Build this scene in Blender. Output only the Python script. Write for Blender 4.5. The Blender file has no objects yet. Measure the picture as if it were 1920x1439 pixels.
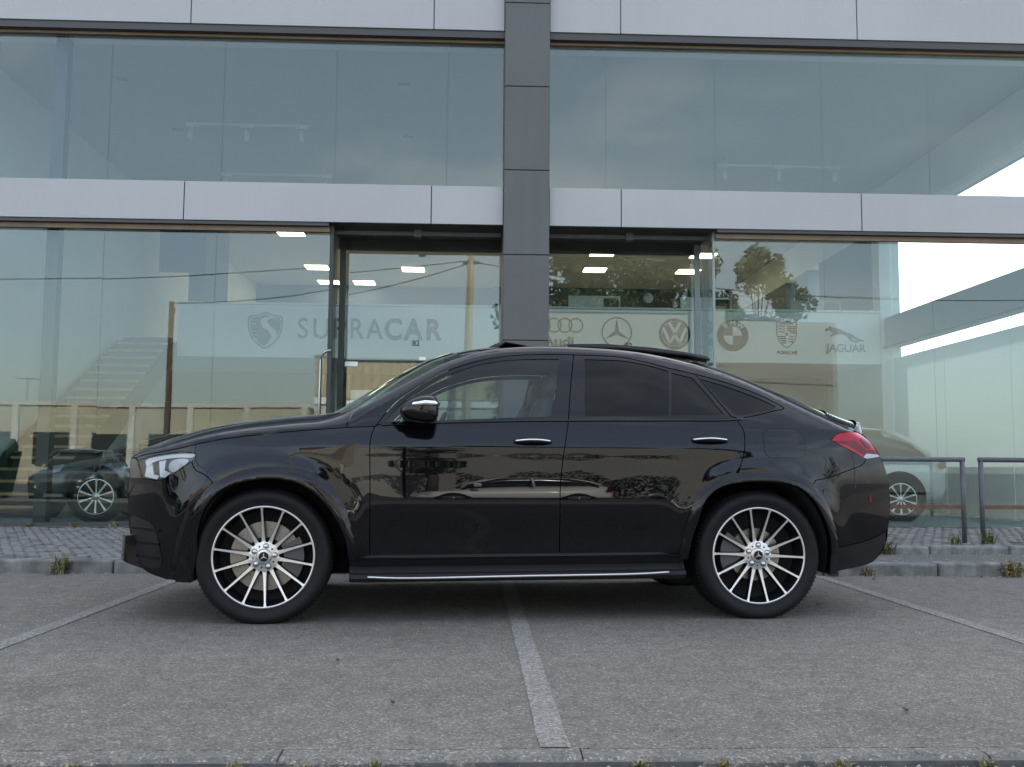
import bpy, bmesh, math, random
import numpy as np
from mathutils import Vector, Matrix
from mathutils.geometry import delaunay_2d_cdt
random.seed(7)
SC = bpy.context.scene
COL = SC.collection
R = math.radians

# ------------------------------------------------------------------ camera, sky, sun, exposure
CAM_PITCH, CAM_ROLL, CAM_YAW, CAM_H = math.atan(158.5/1800.0), 0.0073, R(2.2), 0.90
fw = Vector((math.sin(CAM_YAW)*math.cos(CAM_PITCH), math.cos(CAM_YAW)*math.cos(CAM_PITCH), math.sin(CAM_PITCH)))
r0 = Vector((math.cos(CAM_YAW), -math.sin(CAM_YAW), 0.0)); u0 = r0.cross(fw)
cr_ = r0*math.cos(CAM_ROLL)+u0*math.sin(CAM_ROLL); cu_ = u0*math.cos(CAM_ROLL)-r0*math.sin(CAM_ROLL)
cd = bpy.data.cameras.new('camera'); cam = bpy.data.objects.new('camera', cd); COL.objects.link(cam)
cam.matrix_world = Matrix(((cr_.x, cu_.x, -fw.x, 0), (cr_.y, cu_.y, -fw.y, 0), (cr_.z, cu_.z, -fw.z, CAM_H), (0, 0, 0, 1)))
cd.sensor_width = 36.0; cd.lens = 33.75; cd.clip_start = 0.05; cd.clip_end = 2000
SC.camera = cam

SUN_EL, SUN_AZ = R(37.0), R(14.0)          # azimuth measured from +Y towards +X: behind the showroom
W = bpy.data.worlds.new('World'); SC.world = W; W.use_nodes = True
wn = W.node_tree.nodes; wl = W.node_tree.links; wn.clear()
sky = wn.new('ShaderNodeTexSky'); sky.sky_type = 'NISHITA'; sky.sun_disc = False
sky.sun_elevation = SUN_EL; sky.sun_rotation = SUN_AZ; sky.air_density = 1.0; sky.dust_density = 2.2; sky.ozone_density = 1.0
bg = wn.new('ShaderNodeBackground'); bg.inputs['Strength'].default_value = 0.13
wo = wn.new('ShaderNodeOutputWorld')
tc = wn.new('ShaderNodeTexCoord'); mp = wn.new('ShaderNodeMapping'); mp.inputs['Scale'].default_value = (1.0, 1.0, 2.6)
cn = wn.new('ShaderNodeTexNoise'); cn.inputs['Scale'].default_value = 2.3; cn.inputs['Detail'].default_value = 9; cn.inputs['Roughness'].default_value = .55
cramp = wn.new('ShaderNodeValToRGB'); cramp.color_ramp.elements[0].position = .50; cramp.color_ramp.elements[1].position = .74
cramp.color_ramp.elements[1].color = (.42, .42, .42, 1)
cm = wn.new('ShaderNodeMix'); cm.data_type = 'RGBA'; cm.inputs[7].default_value = (7.2, 7.0, 6.7, 1)   # thin white cloud
wl.new(tc.outputs['Generated'], mp.inputs['Vector']); wl.new(mp.outputs['Vector'], cn.inputs['Vector'])
wl.new(cn.outputs['Fac'], cramp.inputs['Fac']); wl.new(cramp.outputs['Color'], cm.inputs[0])
hz_ = wn.new('ShaderNodeMix'); hz_.data_type = 'RGBA'; hz_.inputs[0].default_value = .42; hz_.inputs[7].default_value = (2.62, 2.68, 2.82, 1)   # even milky haze
wl.new(sky.outputs['Color'], hz_.inputs[6]); wl.new(hz_.outputs[2], cm.inputs[6]); wl.new(cm.outputs[2], bg.inputs['Color']); wl.new(bg.outputs['Background'], wo.inputs['Surface'])

ld = bpy.data.lights.new('sun', 'SUN'); ld.energy = 3.2; ld.angle = R(0.53); ld.color = (1.0, 0.95, 0.87)
sun = bpy.data.objects.new('sun', ld); COL.objects.link(sun)
sd = Vector((math.sin(SUN_AZ)*math.cos(SUN_EL), math.cos(SUN_AZ)*math.cos(SUN_EL), math.sin(SUN_EL)))
sun.rotation_euler = sd.to_track_quat('Z', 'Y').to_euler(); sun.location = sd*60

SC.view_settings.view_transform = 'Standard'; SC.view_settings.look = 'None'
SC.view_settings.exposure = 2.1; SC.view_settings.gamma = 1.0; SC.view_settings.use_curve_mapping = False
SC.render.engine = 'CYCLES'
cy = SC.cycles
cy.use_denoising = True; cy.max_bounces = 14; cy.diffuse_bounces = 4; cy.glossy_bounces = 6; cy.transmission_bounces = 8
cy.transparent_max_bounces = 40; cy.caustics_reflective = False; cy.caustics_refractive = False
cy.sample_clamp_indirect = 6.0; cy.blur_glossy = 0.0

# ------------------------------------------------------------------ materials
MATS = {}
def nodes_of(m):
    return m.node_tree.nodes, m.node_tree.links
def mat(name, col, rough=.5, metal=0., spec=.5, coat=0., coat_rough=.03, var=0., vscale=3., bump=0., bscale=60., emit=None, estr=0., trans=0., tint2=None, streak=0., detail=6., object_space=True):
    m = bpy.data.materials.new(name); m.use_nodes = True; N, L = nodes_of(m)
    b = N['Principled BSDF']
    b.inputs['Base Color'].default_value = (*col, 1); b.inputs['Roughness'].default_value = rough
    b.inputs['Metallic'].default_value = metal; b.inputs['Specular IOR Level'].default_value = spec
    b.inputs['Coat Weight'].default_value = coat; b.inputs['Coat Roughness'].default_value = coat_rough
    b.inputs['Transmission Weight'].default_value = trans
    if emit: b.inputs['Emission Color'].default_value = (*emit, 1); b.inputs['Emission Strength'].default_value = estr
    if var or bump:
        t = N.new('ShaderNodeTexCoord')
    if var:
        n = N.new('ShaderNodeTexNoise'); n.inputs['Scale'].default_value = vscale; n.inputs['Detail'].default_value = detail
        L.new(t.outputs['Object'], n.inputs['Vector'])
        mr = N.new('ShaderNodeMapRange'); mr.inputs[1].default_value = .3; mr.inputs[2].default_value = .7
        L.new(n.outputs['Fac'], mr.inputs[0])
        mx = N.new('ShaderNodeMix'); mx.data_type = 'RGBA'
        lo = tint2 if tint2 else tuple(c*(1-var) for c in col); hi = tuple(min(1, c*(1+var)) for c in col) if not tint2 else col
        mx.inputs[6].default_value = (*lo, 1); mx.inputs[7].default_value = (*hi, 1)
        L.new(mr.outputs[0], mx.inputs[0]); L.new(mx.outputs[2], b.inputs['Base Color'])
    if streak:
        if not (var or bump): t = N.new('ShaderNodeTexCoord')
        mp_ = N.new('ShaderNodeMapping'); mp_.inputs['Scale'].default_value = (9., 9., .55); L.new(t.outputs['Object'], mp_.inputs['Vector'])
        ns = N.new('ShaderNodeTexNoise'); ns.inputs['Scale'].default_value = 1.; ns.inputs['Detail'].default_value = 7; L.new(mp_.outputs['Vector'], ns.inputs['Vector'])
        rs = N.new('ShaderNodeMapRange'); rs.inputs[1].default_value = .38; rs.inputs[2].default_value = .66; rs.inputs[3].default_value = 1.; rs.inputs[4].default_value = 1-streak; L.new(ns.outputs['Fac'], rs.inputs[0])
        ms = N.new('ShaderNodeMix'); ms.data_type = 'RGBA'; ms.blend_type = 'MULTIPLY'; ms.inputs[0].default_value = 1.
        if var: L.new(mx.outputs[2], ms.inputs[6])
        else: ms.inputs[6].default_value = (*col, 1)
        L.new(rs.outputs[0], ms.inputs[7]); L.new(ms.outputs[2], b.inputs['Base Color'])
    if bump:
        n2 = N.new('ShaderNodeTexNoise'); n2.inputs['Scale'].default_value = bscale; n2.inputs['Detail'].default_value = 5
        L.new(t.outputs['Object'], n2.inputs['Vector'])
        bp = N.new('ShaderNodeBump'); bp.inputs['Strength'].default_value = bump; bp.inputs['Distance'].default_value = .01
        L.new(n2.outputs['Fac'], bp.inputs['Height']); L.new(bp.outputs['Normal'], b.inputs['Normal'])
    MATS[name] = m
    return m

def pane_mat(name, tint, extra=0.0, ior=1.52, rough=0.0, wav=0.0):
    """thin architectural / car glass: coloured see-through layer plus mirror reflection by Fresnel"""
    m = bpy.data.materials.new(name); m.use_nodes = True; N, L = nodes_of(m); N.clear()
    o = N.new('ShaderNodeOutputMaterial'); t = N.new('ShaderNodeBsdfTransparent'); g = N.new('ShaderNodeBsdfGlossy'); x = N.new('ShaderNodeMixShader')
    t.inputs['Color'].default_value = (*tint, 1); g.inputs['Roughness'].default_value = rough; g.inputs['Color'].default_value = (.98, 1.0, .94, 1)
    geo = N.new('ShaderNodeNewGeometry'); mi = N.new('ShaderNodeMix'); mi.inputs[2].default_value = ior; mi.inputs[3].default_value = 1/ior
    fr = N.new('ShaderNodeFresnel'); ad = N.new('ShaderNodeMath'); ad.operation = 'ADD'; ad.inputs[1].default_value = extra; ad.use_clamp = True
    L.new(geo.outputs['Backfacing'], mi.inputs[0]); L.new(mi.outputs[0], fr.inputs['IOR']); L.new(fr.outputs[0], ad.inputs[0])
    L.new(ad.outputs[0], x.inputs[0]); L.new(t.outputs[0], x.inputs[1]); L.new(g.outputs[0], x.inputs[2]); L.new(x.outputs[0], o.inputs['Surface'])
    if wav:
        tcx = N.new('ShaderNodeTexCoord'); n = N.new('ShaderNodeTexNoise'); n.inputs['Scale'].default_value = .9; n.inputs['Detail'].default_value = 1
        bp = N.new('ShaderNodeBump'); bp.inputs['Strength'].default_value = wav; bp.inputs['Distance'].default_value = .01
        L.new(tcx.outputs['Object'], n.inputs['Vector']); L.new(n.outputs['Fac'], bp.inputs['Height']); L.new(bp.outputs['Normal'], g.inputs['Normal'])
    MATS[name] = m
    return m

# ------------------------------------------------------------------ object helpers
def mesh(name, verts, faces, mats, parent=None, smooth=False, fmat=None, loc=None, edge_split=None):
    me = bpy.data.meshes.new(name); me.from_pydata([tuple(v) for v in verts], [], faces)
    if not isinstance(mats, (list, tuple)): mats = [mats]
    for m in mats: me.materials.append(m)
    if fmat: me.polygons.foreach_set('material_index', fmat)
    if smooth: me.polygons.foreach_set('use_smooth', [True]*len(me.polygons))
    me.update()
    return link(name, me, parent, loc)
def link(name, me, parent=None, loc=None):
    o = bpy.data.objects.new(name, me); COL.objects.link(o)
    if parent is not None:
        o.parent = parent
    if loc is not None: o.location = tuple(loc)
    return o
def empty(name, loc=(0, 0, 0), rz=0., world_children=False):
    o = bpy.data.objects.new(name, None); COL.objects.link(o); o.location = loc; o.rotation_euler = (0, 0, rz); o.empty_display_size = .2
    INV[o.name] = tuple(-c for c in loc) if world_children else None
    return o
INV = {}
def tag(o, label=None, cat=None, group=None, kind=None):
    if label: o['label'] = label
    if cat: o['category'] = cat
    if group: o['group'] = group
    if kind: o['kind'] = kind
    return o
def par_loc(p): return INV.get(p.name) if p is not None else None
class MB:
    def __init__(s): s.v = []; s.f = []; s.m = []
    def add(s, vs, fs, mi=0):
        b = len(s.v); s.v += [tuple(v) for v in vs]; s.f += [tuple(i+b for i in f) for f in fs]; s.m += [mi]*len(fs); return s
    def box(s, x0, x1, y0, y1, z0, z1, mi=0):
        return s.add([(x0,y0,z0),(x1,y0,z0),(x1,y1,z0),(x0,y1,z0),(x0,y0,z1),(x1,y0,z1),(x1,y1,z1),(x0,y1,z1)],
                     [(0,3,2,1),(4,5,6,7),(0,1,5,4),(1,2,6,5),(2,3,7,6),(3,0,4,7)], mi)
    def tube(s, pts, r, n=8, mi=0, caps=True):
        pts = [Vector(p) for p in pts]; rs = r if isinstance(r, (list, tuple)) else [r]*len(pts)
        b = len(s.v); up = Vector((0, 0, 1))
        for i, p in enumerate(pts):
            d = (pts[min(i+1, len(pts)-1)]-pts[max(i-1, 0)]).normalized()
            a = d.cross(up if abs(d.z) < .95 else Vector((1, 0, 0))).normalized(); c = d.cross(a)
            for k in range(n):
                t = 2*math.pi*k/n; s.v.append(tuple(p+(a*math.cos(t)+c*math.sin(t))*rs[i]))
        for i in range(len(pts)-1):
            for k in range(n):
                k2 = (k+1) % n; s.f.append((b+i*n+k, b+(i+1)*n+k, b+(i+1)*n+k2, b+i*n+k2)); s.m.append(mi)
        if caps:
            s.f.append(tuple(b+k for k in range(n))); s.m.append(mi); e = b+(len(pts)-1)*n; s.f.append(tuple(e+n-1-k for k in range(n))); s.m.append(mi)
        return s
    def prism(s, poly, y0, y1, mi=0):
        """polygon in (x,z) extruded along y"""
        n = len(poly); vs = [(x, y0, z) for x, z in poly]+[(x, y1, z) for x, z in poly]
        fs = [tuple(range(n)), tuple(range(2*n-1, n-1, -1))]+[(i, i+n, (i+1) % n+n, (i+1) % n) for i in range(n)]
        return s.add(vs, fs, mi)
    def lathe(s, prof, n=48, mi=0, axis='y', closed=False):
        """profile of (radius, offset) turned round the y axis"""
        b = len(s.v); m = len(prof)
        for k in range(n):
            t = 2*math.pi*k/n
            for r, a in prof: s.v.append((r*math.cos(t), a, r*math.sin(t)))
        for k in range(n):
            k2 = (k+1) % n
            for i in range(m if closed else m-1):
                i2 = (i+1) % m
                s.f.append((b+k*m+i, b+k*m+i2, b+k2*m+i2, b+k2*m+i)); s.m.append(mi)
        return s
    def build(s, name, mats, parent=None, smooth=False, bevel=0.):
        o = mesh(name, s.v, s.f, mats, parent, smooth, s.m if isinstance(mats, (list, tuple)) else None, par_loc(parent))
        if bevel:
            md = o.modifiers.new('bevel', 'BEVEL'); md.width = bevel; md.segments = 2; md.limit_method = 'ANGLE'
        return o
def box(name, x0, x1, y0, y1, z0, z1, m, parent=None, bevel=0.):
    return MB().box(x0, x1, y0, y1, z0, z1).build(name, m, parent, bevel=bevel)
def tris_poly(poly, holes=()):
    """triangulate a polygon with holes in 2D -> verts, tris"""
    V = []; Ed = []
    for lp in [poly]+list(holes):
        b = len(V); V += [Vector(p) for p in lp]; Ed += [(b+i, b+(i+1) % len(lp)) for i in range(len(lp))]
    r = delaunay_2d_cdt(V, Ed, [], 0, 1e-6)
    vs = np.array([tuple(v) for v in r[0]]); out = []
    for f in r[2]:
        c = vs[list(f)].mean(axis=0)
        if pip(poly, c) and not any(pip(h, c) for h in holes): out.append(tuple(f))
    return vs, out
def pip(poly, p):
    x, y = p; ins = False; n = len(poly); j = n-1
    for i in range(n):
        xi, yi = poly[i]; xj, yj = poly[j]
        if (yi > y) != (yj > y) and x < (xj-xi)*(y-yi)/(yj-yi)+xi: ins = not ins
        j = i
    return ins
def plate(mb, poly, holes, y0, y1, mi=0):
    """flat cut-out plate in the xz plane, front at y0, back at y1"""
    vs, tr = tris_poly(poly, holes); b = len(mb.v); n = len(vs)
    mb.v += [(v[0], y0, v[1]) for v in vs]+[(v[0], y1, v[1]) for v in vs]
    for t in tr: mb.f.append(tuple(b+i for i in t)); mb.m.append(mi)
    for t in tr: mb.f.append(tuple(b+n+i for i in reversed(t))); mb.m.append(mi)
    for lp in [poly]+list(holes):
        k = len(lp); b2 = len(mb.v); mb.v += [(p[0], y0, p[1]) for p in lp]+[(p[0], y1, p[1]) for p in lp]
        for i in range(k): mb.f.append((b2+i, b2+(i+1) % k, b2+k+(i+1) % k, b2+k+i)); mb.m.append(mi)
def circ(cx, cz, r, n=40, a0=0., a1=360.):
    full = abs(a1-a0) >= 359.9
    return [(cx+r*math.cos(R(a0+(a1-a0)*i/(n if full else n-1))), cz+r*math.sin(R(a0+(a1-a0)*i/(n if full else n-1)))) for i in range(n)]
def text_mesh(name, body, size, m, parent, x, y, z, bold=0., align='CENTER', sx=1., depth=.004, flip=False):
    cu = bpy.data.curves.new(name, 'FONT'); cu.body = body; cu.size = size; cu.offset = bold; cu.extrude = depth/2; cu.align_x = align; cu.align_y = 'CENTER'
    ob = bpy.data.objects.new(name, cu); COL.objects.link(ob); bpy.context.view_layer.update()
    me = bpy.data.meshes.new_from_object(ob.evaluated_get(bpy.context.evaluated_depsgraph_get())); COL.objects.unlink(ob); bpy.data.objects.remove(ob)
    me.materials.clear(); me.materials.append(m)
    for v in me.vertices: v.co = (x+v.co.x*sx, y-v.co.z, z+v.co.y)
    me.name = name
    o = bpy.data.objects.new(name, me); COL.objects.link(o)
    if parent is not None:
        o.parent = parent
        l = par_loc(parent)
        if l: o.location = l
    return o
def cr(pts, n=6, closed=False):
    """Catmull-Rom resampling of a 2D curve"""
    P = [np.array(p, float) for p in pts]; out = []; m = len(P)
    rng = range(m) if closed else range(m-1)
    for i in rng:
        p1, p2 = P[i], P[(i+1) % m]
        p0 = P[i-1] if (i > 0 or closed) else 2*p1-p2
        p3 = P[(i+2) % m] if (i+2 < m or closed) else 2*p2-p1
        d1 = max(np.linalg.norm(p1-p0), 1e-6)**.5; d2 = max(np.linalg.norm(p2-p1), 1e-6)**.5; d3 = max(np.linalg.norm(p3-p2), 1e-6)**.5
        m1 = ((p1-p0)/d1-(p2-p0)/(d1+d2)+(p2-p1)/d2)*d2; m2 = ((p2-p1)/d2-(p3-p1)/(d2+d3)+(p3-p2)/d3)*d2
        for k in range(n):
            t = k/n; out.append(tuple((2*t**3-3*t**2+1)*p1+(t**3-2*t**2+t)*m1+(-2*t**3+3*t**2)*p2+(t**3-t**2)*m2))
    if not closed: out.append(tuple(P[-1]))
    return out
def resample(pts, n):
    A = np.array(pts, float); d = np.concatenate([[0], np.cumsum(np.linalg.norm(np.diff(A, axis=0), axis=1))]); t = np.linspace(0, d[-1], n)
    return [(float(np.interp(q, d, A[:, 0])), float(np.interp(q, d, A[:, 1]))) for q in t]
# ------------------------------------------------------------------ setting materials
def asphalt_mat(name, base=(.190, .178, .152), paint=None, wear=.35):
    m = bpy.data.materials.new(name); m.use_nodes = True; N, L = nodes_of(m); b = N['Principled BSDF']; b.inputs['Roughness'].default_value = .88; b.inputs['Specular IOR Level'].default_value = .3
    t = N.new('ShaderNodeTexCoord')
    def noise(sc, det=4, ro=.6):
        n = N.new('ShaderNodeTexNoise'); n.inputs['Scale'].default_value = sc; n.inputs['Detail'].default_value = det; n.inputs['Roughness'].default_value = ro; L.new(t.outputs['Object'], n.inputs['Vector']); return n
    def ramp(src, p0, p1, c0, c1):
        r = N.new('ShaderNodeValToRGB'); r.color_ramp.elements[0].position = p0; r.color_ramp.elements[1].position = p1
        r.color_ramp.elements[0].color = (*c0, 1); r.color_ramp.elements[1].color = (*c1, 1); L.new(src, r.inputs[0]); return r
    def mul(a, c, f=1.):
        x = N.new('ShaderNodeMix'); x.data_type = 'RGBA'; x.blend_type = 'MULTIPLY'; x.inputs[0].default_value = f; L.new(a, x.inputs[6]); L.new(c, x.inputs[7]); return x.outputs[2]
    big = ramp(noise(.55, 5, .6).outputs['Fac'], .3, .7, tuple(c*.86 for c in base), tuple(c*1.08 for c in base))
    vor = N.new('ShaderNodeTexVoronoi'); vor.inputs['Scale'].default_value = 125.; L.new(t.outputs['Object'], vor.inputs['Vector'])
    sp = N.new('ShaderNodeSeparateColor'); L.new(vor.outputs['Color'], sp.inputs[0])
    grit = ramp(sp.outputs[0], .05, .97, (.62, .62, .63), (1.70, 1.68, 1.63))
    grit.color_ramp.elements.new(.88).color = (1.10, 1.10, 1.09, 1)
    c = mul(big.outputs[0], grit.outputs[0])
    med = ramp(noise(9., 6, .7).outputs['Fac'], .32, .68, (.80, .80, .80), (1.16, 1.16, 1.16)); c = mul(c, med.outputs[0])
    stain = ramp(noise(1.7, 3, .5).outputs['Fac'], .66, .74, (1, 1, 1), (.80, .78, .76)); c = mul(c, stain.outputs[0])
    rust = ramp(noise(4.3, 2, .4).outputs['Fac'], .745, .77, (1, 1, 1), (.80, .66, .57)); c = mul(c, rust.outputs[0])
    oil = ramp(noise(.9, 2, .45).outputs['Fac'], .60, .72, (1, 1, 1), (.84, .84, .85)); c = mul(c, oil.outputs[0])
    cv = N.new('ShaderNodeTexVoronoi'); cv.feature = 'DISTANCE_TO_EDGE'; cv.inputs['Scale'].default_value = .55
    wv = N.new('ShaderNodeMix'); wv.data_type = 'VECTOR'; wv.inputs[0].default_value = .12; L.new(t.outputs['Object'], wv.inputs[4]); L.new(noise(3.5, 6, .7).outputs['Color'], wv.inputs[5]); L.new(wv.outputs[1], cv.inputs['Vector'])
    crk = ramp(cv.outputs['Distance'], .0015, .005, (.70, .70, .70), (1, 1, 1)); c = mul(c, crk.outputs[0], .22)
    if paint:
        pm = N.new('ShaderNodeMix'); pm.data_type = 'RGBA'; pm.inputs[7].default_value = (*paint, 1); L.new(c, pm.inputs[6])
        w = ramp(noise(38., 8, .75).outputs['Fac'], wear, wear+.22, (0, 0, 0), (.86, .86, .86)); L.new(w.outputs[0], pm.inputs[0]); c = mul(pm.outputs[2], grit.outputs[0], .5)
    L.new(c, b.inputs['Base Color'])
    bp = N.new('ShaderNodeBump'); bp.inputs['Strength'].default_value = .55; bp.inputs['Distance'].default_value = .006
    ad = N.new('ShaderNodeMath'); ad.operation = 'ADD'; L.new(vor.outputs['Distance'], ad.inputs[0]); L.new(noise(160., 3).outputs['Fac'], ad.inputs[1])
    L.new(ad.outputs[0], bp.inputs['Height']); L.new(bp.outputs['Normal'], b.inputs['Normal'])
    MATS[name] = m; return m
M_asph = asphalt_mat('asphalt_grey')
M_edge = asphalt_mat('edging_concrete', base=(.205, .195, .168))
M_line = asphalt_mat('worn_white_paint', paint=(.30, .292, .265), wear=.37)
M_road = mat('road_tarmac', (.075, .075, .077), .9, var=.15, vscale=2., bump=.2, bscale=120)
M_kerb = mat('kerb_concrete', (.19, .188, .178), .92, var=.45, vscale=7., streak=.3, bump=.5, bscale=90)
M_kerb2 = mat('old_concrete', (.20, .20, .193), .92, var=.35, vscale=11., bump=.8, bscale=70)
M_cob = mat('cobble_stone', (.205, .198, .182), .9, var=.22, vscale=9., bump=.4, bscale=80)
M_cobd = mat('cobble_dark', (.145, .14, .128), .9, var=.25, vscale=9., bump=.4, bscale=80)
M_bed = mat('sand_joint', (.115, .115, .108), .95, var=.25, vscale=20., bump=.5, bscale=60)
M_grav = mat('gravel_soil', (.13, .122, .108), .95, var=.45, vscale=45., bump=1., bscale=60)
M_peb = mat('pebble', (.26, .255, .245), .9, var=.3, vscale=30)
M_weed = mat('weed_green', (.095, .115, .035), .7, var=.4, vscale=25.)
M_dry = mat('weed_dry', (.26, .20, .10), .8, var=.3, vscale=25.)
M_alu = mat('aluminium_panel', (.40, .40, .395), .42, metal=0., spec=.5, var=.05, vscale=.6, streak=.02)
M_clad = mat('dark_grey_cladding', (.098, .101, .094), .45, var=.08, vscale=1.2, streak=.06)
M_dark = mat('dark_bronze_metal', (.052, .050, .048), .45)
M_gold = mat('warm_timber_trim', (.20, .15, .10), .6, var=.15, vscale=3)
M_frame = mat('dark_green_frame', (.02, .026, .024), .4)
M_wall = mat('white_plaster', (.82, .83, .82), .8, var=.03, vscale=1.)
M_ceil = mat('ceiling_white', (.56, .55, .52), .85)
M_floor = mat('floor_tile', (.42, .44, .43), .25, var=.06, vscale=1.5)
M_lwall = mat('grey_plaster', (.80, .81, .80), .8, var=.04, vscale=1.)
M_grey = mat('grey_partition', (.20, .23, .24), .7)
M_navy = mat('slate_blue_wall', (.10, .125, .15), .7)
M_film = mat('frosted_film', (.60, .72, .72), .5)
M_film.node_tree.nodes['Principled BSDF'].inputs['Transmission Weight'].default_value = .0
def film():
    m = bpy.data.materials.new('frosted_glass'); m.use_nodes = True; N, L = nodes_of(m); N.clear()
    o = N.new('ShaderNodeOutputMaterial'); a = N.new('ShaderNodeBsdfTranslucent'); d = N.new('ShaderNodeBsdfDiffuse'); x = N.new('ShaderNodeMixShader'); x.inputs[0].default_value = .35
    a.inputs[0].default_value = (.62, .68, .68, 1); d.inputs[0].default_value = (.6, .66, .66, 1)
    L.new(a.outputs[0], x.inputs[1]); L.new(d.outputs[0], x.inputs[2]); L.new(x.outputs[0], o.inputs['Surface']); return m
M_frost = film()
M_glass = pane_mat('showroom_glass', (.82, .875, .86), extra=.022, wav=.012)
M_sglass = pane_mat('side_glass', (.88, .95, .93), extra=.01)
M_gedge = mat('glass_edge', (.26, .31, .30), .2)
M_steel = mat('brushed_steel', (.45, .46, .46), .3, metal=.9)
M_lamp = mat('light_panel', (.8, .8, .75), .5, emit=(1.0, .84, .58), estr=3.0)
M_white = mat('white_plastic', (.75, .76, .76), .4)
M_track = mat('spotlight_white', (.82, .83, .83), .4)
M_logo = mat('grey_lettering', (.025, .032, .036), .5)
M_logo2 = mat('mid_grey_print', (.09, .115, .135), .5)
M_num = mat('black_vinyl', (.03, .03, .03), .5)
M_wood = mat('oak_tread', (.42, .27, .12), .5, var=.2, vscale=8)
M_stair = mat('steel_stair_dark', (.012, .015, .017), .5)
M_rail = mat('grey_rail_paint', (.078, .084, .092), .45, var=.2, vscale=12., bump=.15, bscale=60)
M_rust = mat('rusty_bar', (.13, .07, .045), .75, var=.4, vscale=22.)

# ------------------------------------------------------------------ ground
g = mesh('ground', [(-400, -400, -.10), (400, -400, -.10), (400, 400, -.10), (-400, 400, -.10)], [(0, 1, 2, 3)], M_road); tag(g, kind='structure')
a = box('asphalt', -40, 40, 3.18, 8.225, -.098, 0.0, M_asph); tag(a, 'grey parking lot asphalt under the black car', 'asphalt', kind='structure')
for i, xc in enumerate((-5.0, -2.345, .27, 2.935, 5.6)):
    n = 26; vs = []; fs = []; rr = random.Random(i)
    for k in range(n+1):
        y = 3.185+(8.20-3.185)*k/n; w = .050
        vs += [(xc-w+rr.uniform(-.003, .003), y, .0035), (xc+w+rr.uniform(-.003, .003), y, .0035)]
    fs = [(2*k, 2*k+1, 2*k+3, 2*k+2) for k in range(n)]
    mesh('bay_line', vs, fs, M_line, a)
# far kerb, built stone by stone
kb = box('kerb', -40, 40, 8.26, 8.40, -.09, .06, M_bed); tag(kb, 'concrete kerb between parking bays and pavement', 'kerb', kind='structure')
rr = random.Random(3)
x = -9.0; meshes = []
while x < 11:
    l = 1.0; dz = rr.uniform(-.006, .006); dy = rr.uniform(-.006, .006)
    MB().box(x+.005, x+l-.005, 8.225+dy, 8.43+dy, -.085, .105+dz).build('kerb_stone', M_kerb, kb, bevel=.018)
    x += l
# pavement beds and cobbles
pv = MB().box(-40, 2.9, 8.43, 12.62, -.09, .105).box(2.9, 40, 9.55, 12.62, -.09, .155).build('pavement', M_bed); tag(pv, 'cobbled pavement along the showroom front', 'pavement', kind='structure')
gs = box('planting_strip', 2.9, 40, 8.435, 9.40, -.09, .085, M_grav); tag(gs, 'gravelly weed-grown strip between the two kerbs', 'gravel strip', kind='structure')
k2 = box('back_kerb', 2.9, 40, 9.41, 9.54, -.088, .12, M_bed); tag(k2, 'low rough concrete kerb behind the gravel strip', 'kerb', kind='structure')
x = 2.9
while x < 10:
    MB().box(x+.006, x+.79, 9.395+rr.uniform(-.01, .01), 9.555, -.08, .165+rr.uniform(-.01, .008)).build('kerb_stone', M_kerb2, k2, bevel=.02); x += .8
def cobble(mb, cx, cy, z, s, rr, mi):
    h = rr.uniform(.004, .014); a = rr.uniform(-.12, .12); w = s*.5-rr.uniform(.003, .010); d = s*.5-rr.uniform(.003, .010); b = .010
    ca, sa = math.cos(a), math.sin(a)
    def q(u, v, zz): return (cx+u*ca-v*sa, cy+u*sa+v*ca, z+zz)
    tx, ty = rr.uniform(-.003, .003), rr.uniform(-.003, .003)
    vs = [q(-w, -d, -.01), q(w, -d, -.01), q(w, d, -.01), q(-w, d, -.01), q(-w+b, -d+b, h-tx), q(w-b, -d+b, h+tx), q(w-b, d-b, h+ty), q(-w+b, d-b, h-ty)]
    mb.add(vs, [(4, 5, 6, 7), (0, 1, 5, 4), (1, 2, 6, 5), (2, 3, 7, 6), (3, 0, 4, 7)], mi)
rr = random.Random(11); rest = MB(); cobs = []; s = .105
ny = int((12.5-8.44)/s)
for j in range(ny):
    cyy = 8.49+j*s
    for i in range(int(9.6/s)):
        cobs.append((-6.7+i*s+(s*.5 if j % 2 else 0), cyy, .107))
for j in range(int((12.5-9.57)/s)):
    for i in range(int(5.6/s)):
        cobs.append((2.98+i*s+(s*.5 if j % 2 else 0), 9.62+j*s, .157))
single = 0
for (cx, cyy, z) in cobs:
    dark = rr.random() < .22
    if rr.random() < .012: continue
    if single < 290 and -4.75 < cx < -2.95 and cyy < 10.3:
        m1 = MB(); cobble(m1, cx, cyy, z, s, rr, 0); m1.build('cobble', M_cobd if dark else M_cob, pv); single += 1
    else:
        cobble(rest, cx, cyy, z, s, rr, 1 if dark else 0)
o = rest.build('cobbles', [M_cob, M_cobd], pv); tag(o, kind='stuff')
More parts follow.
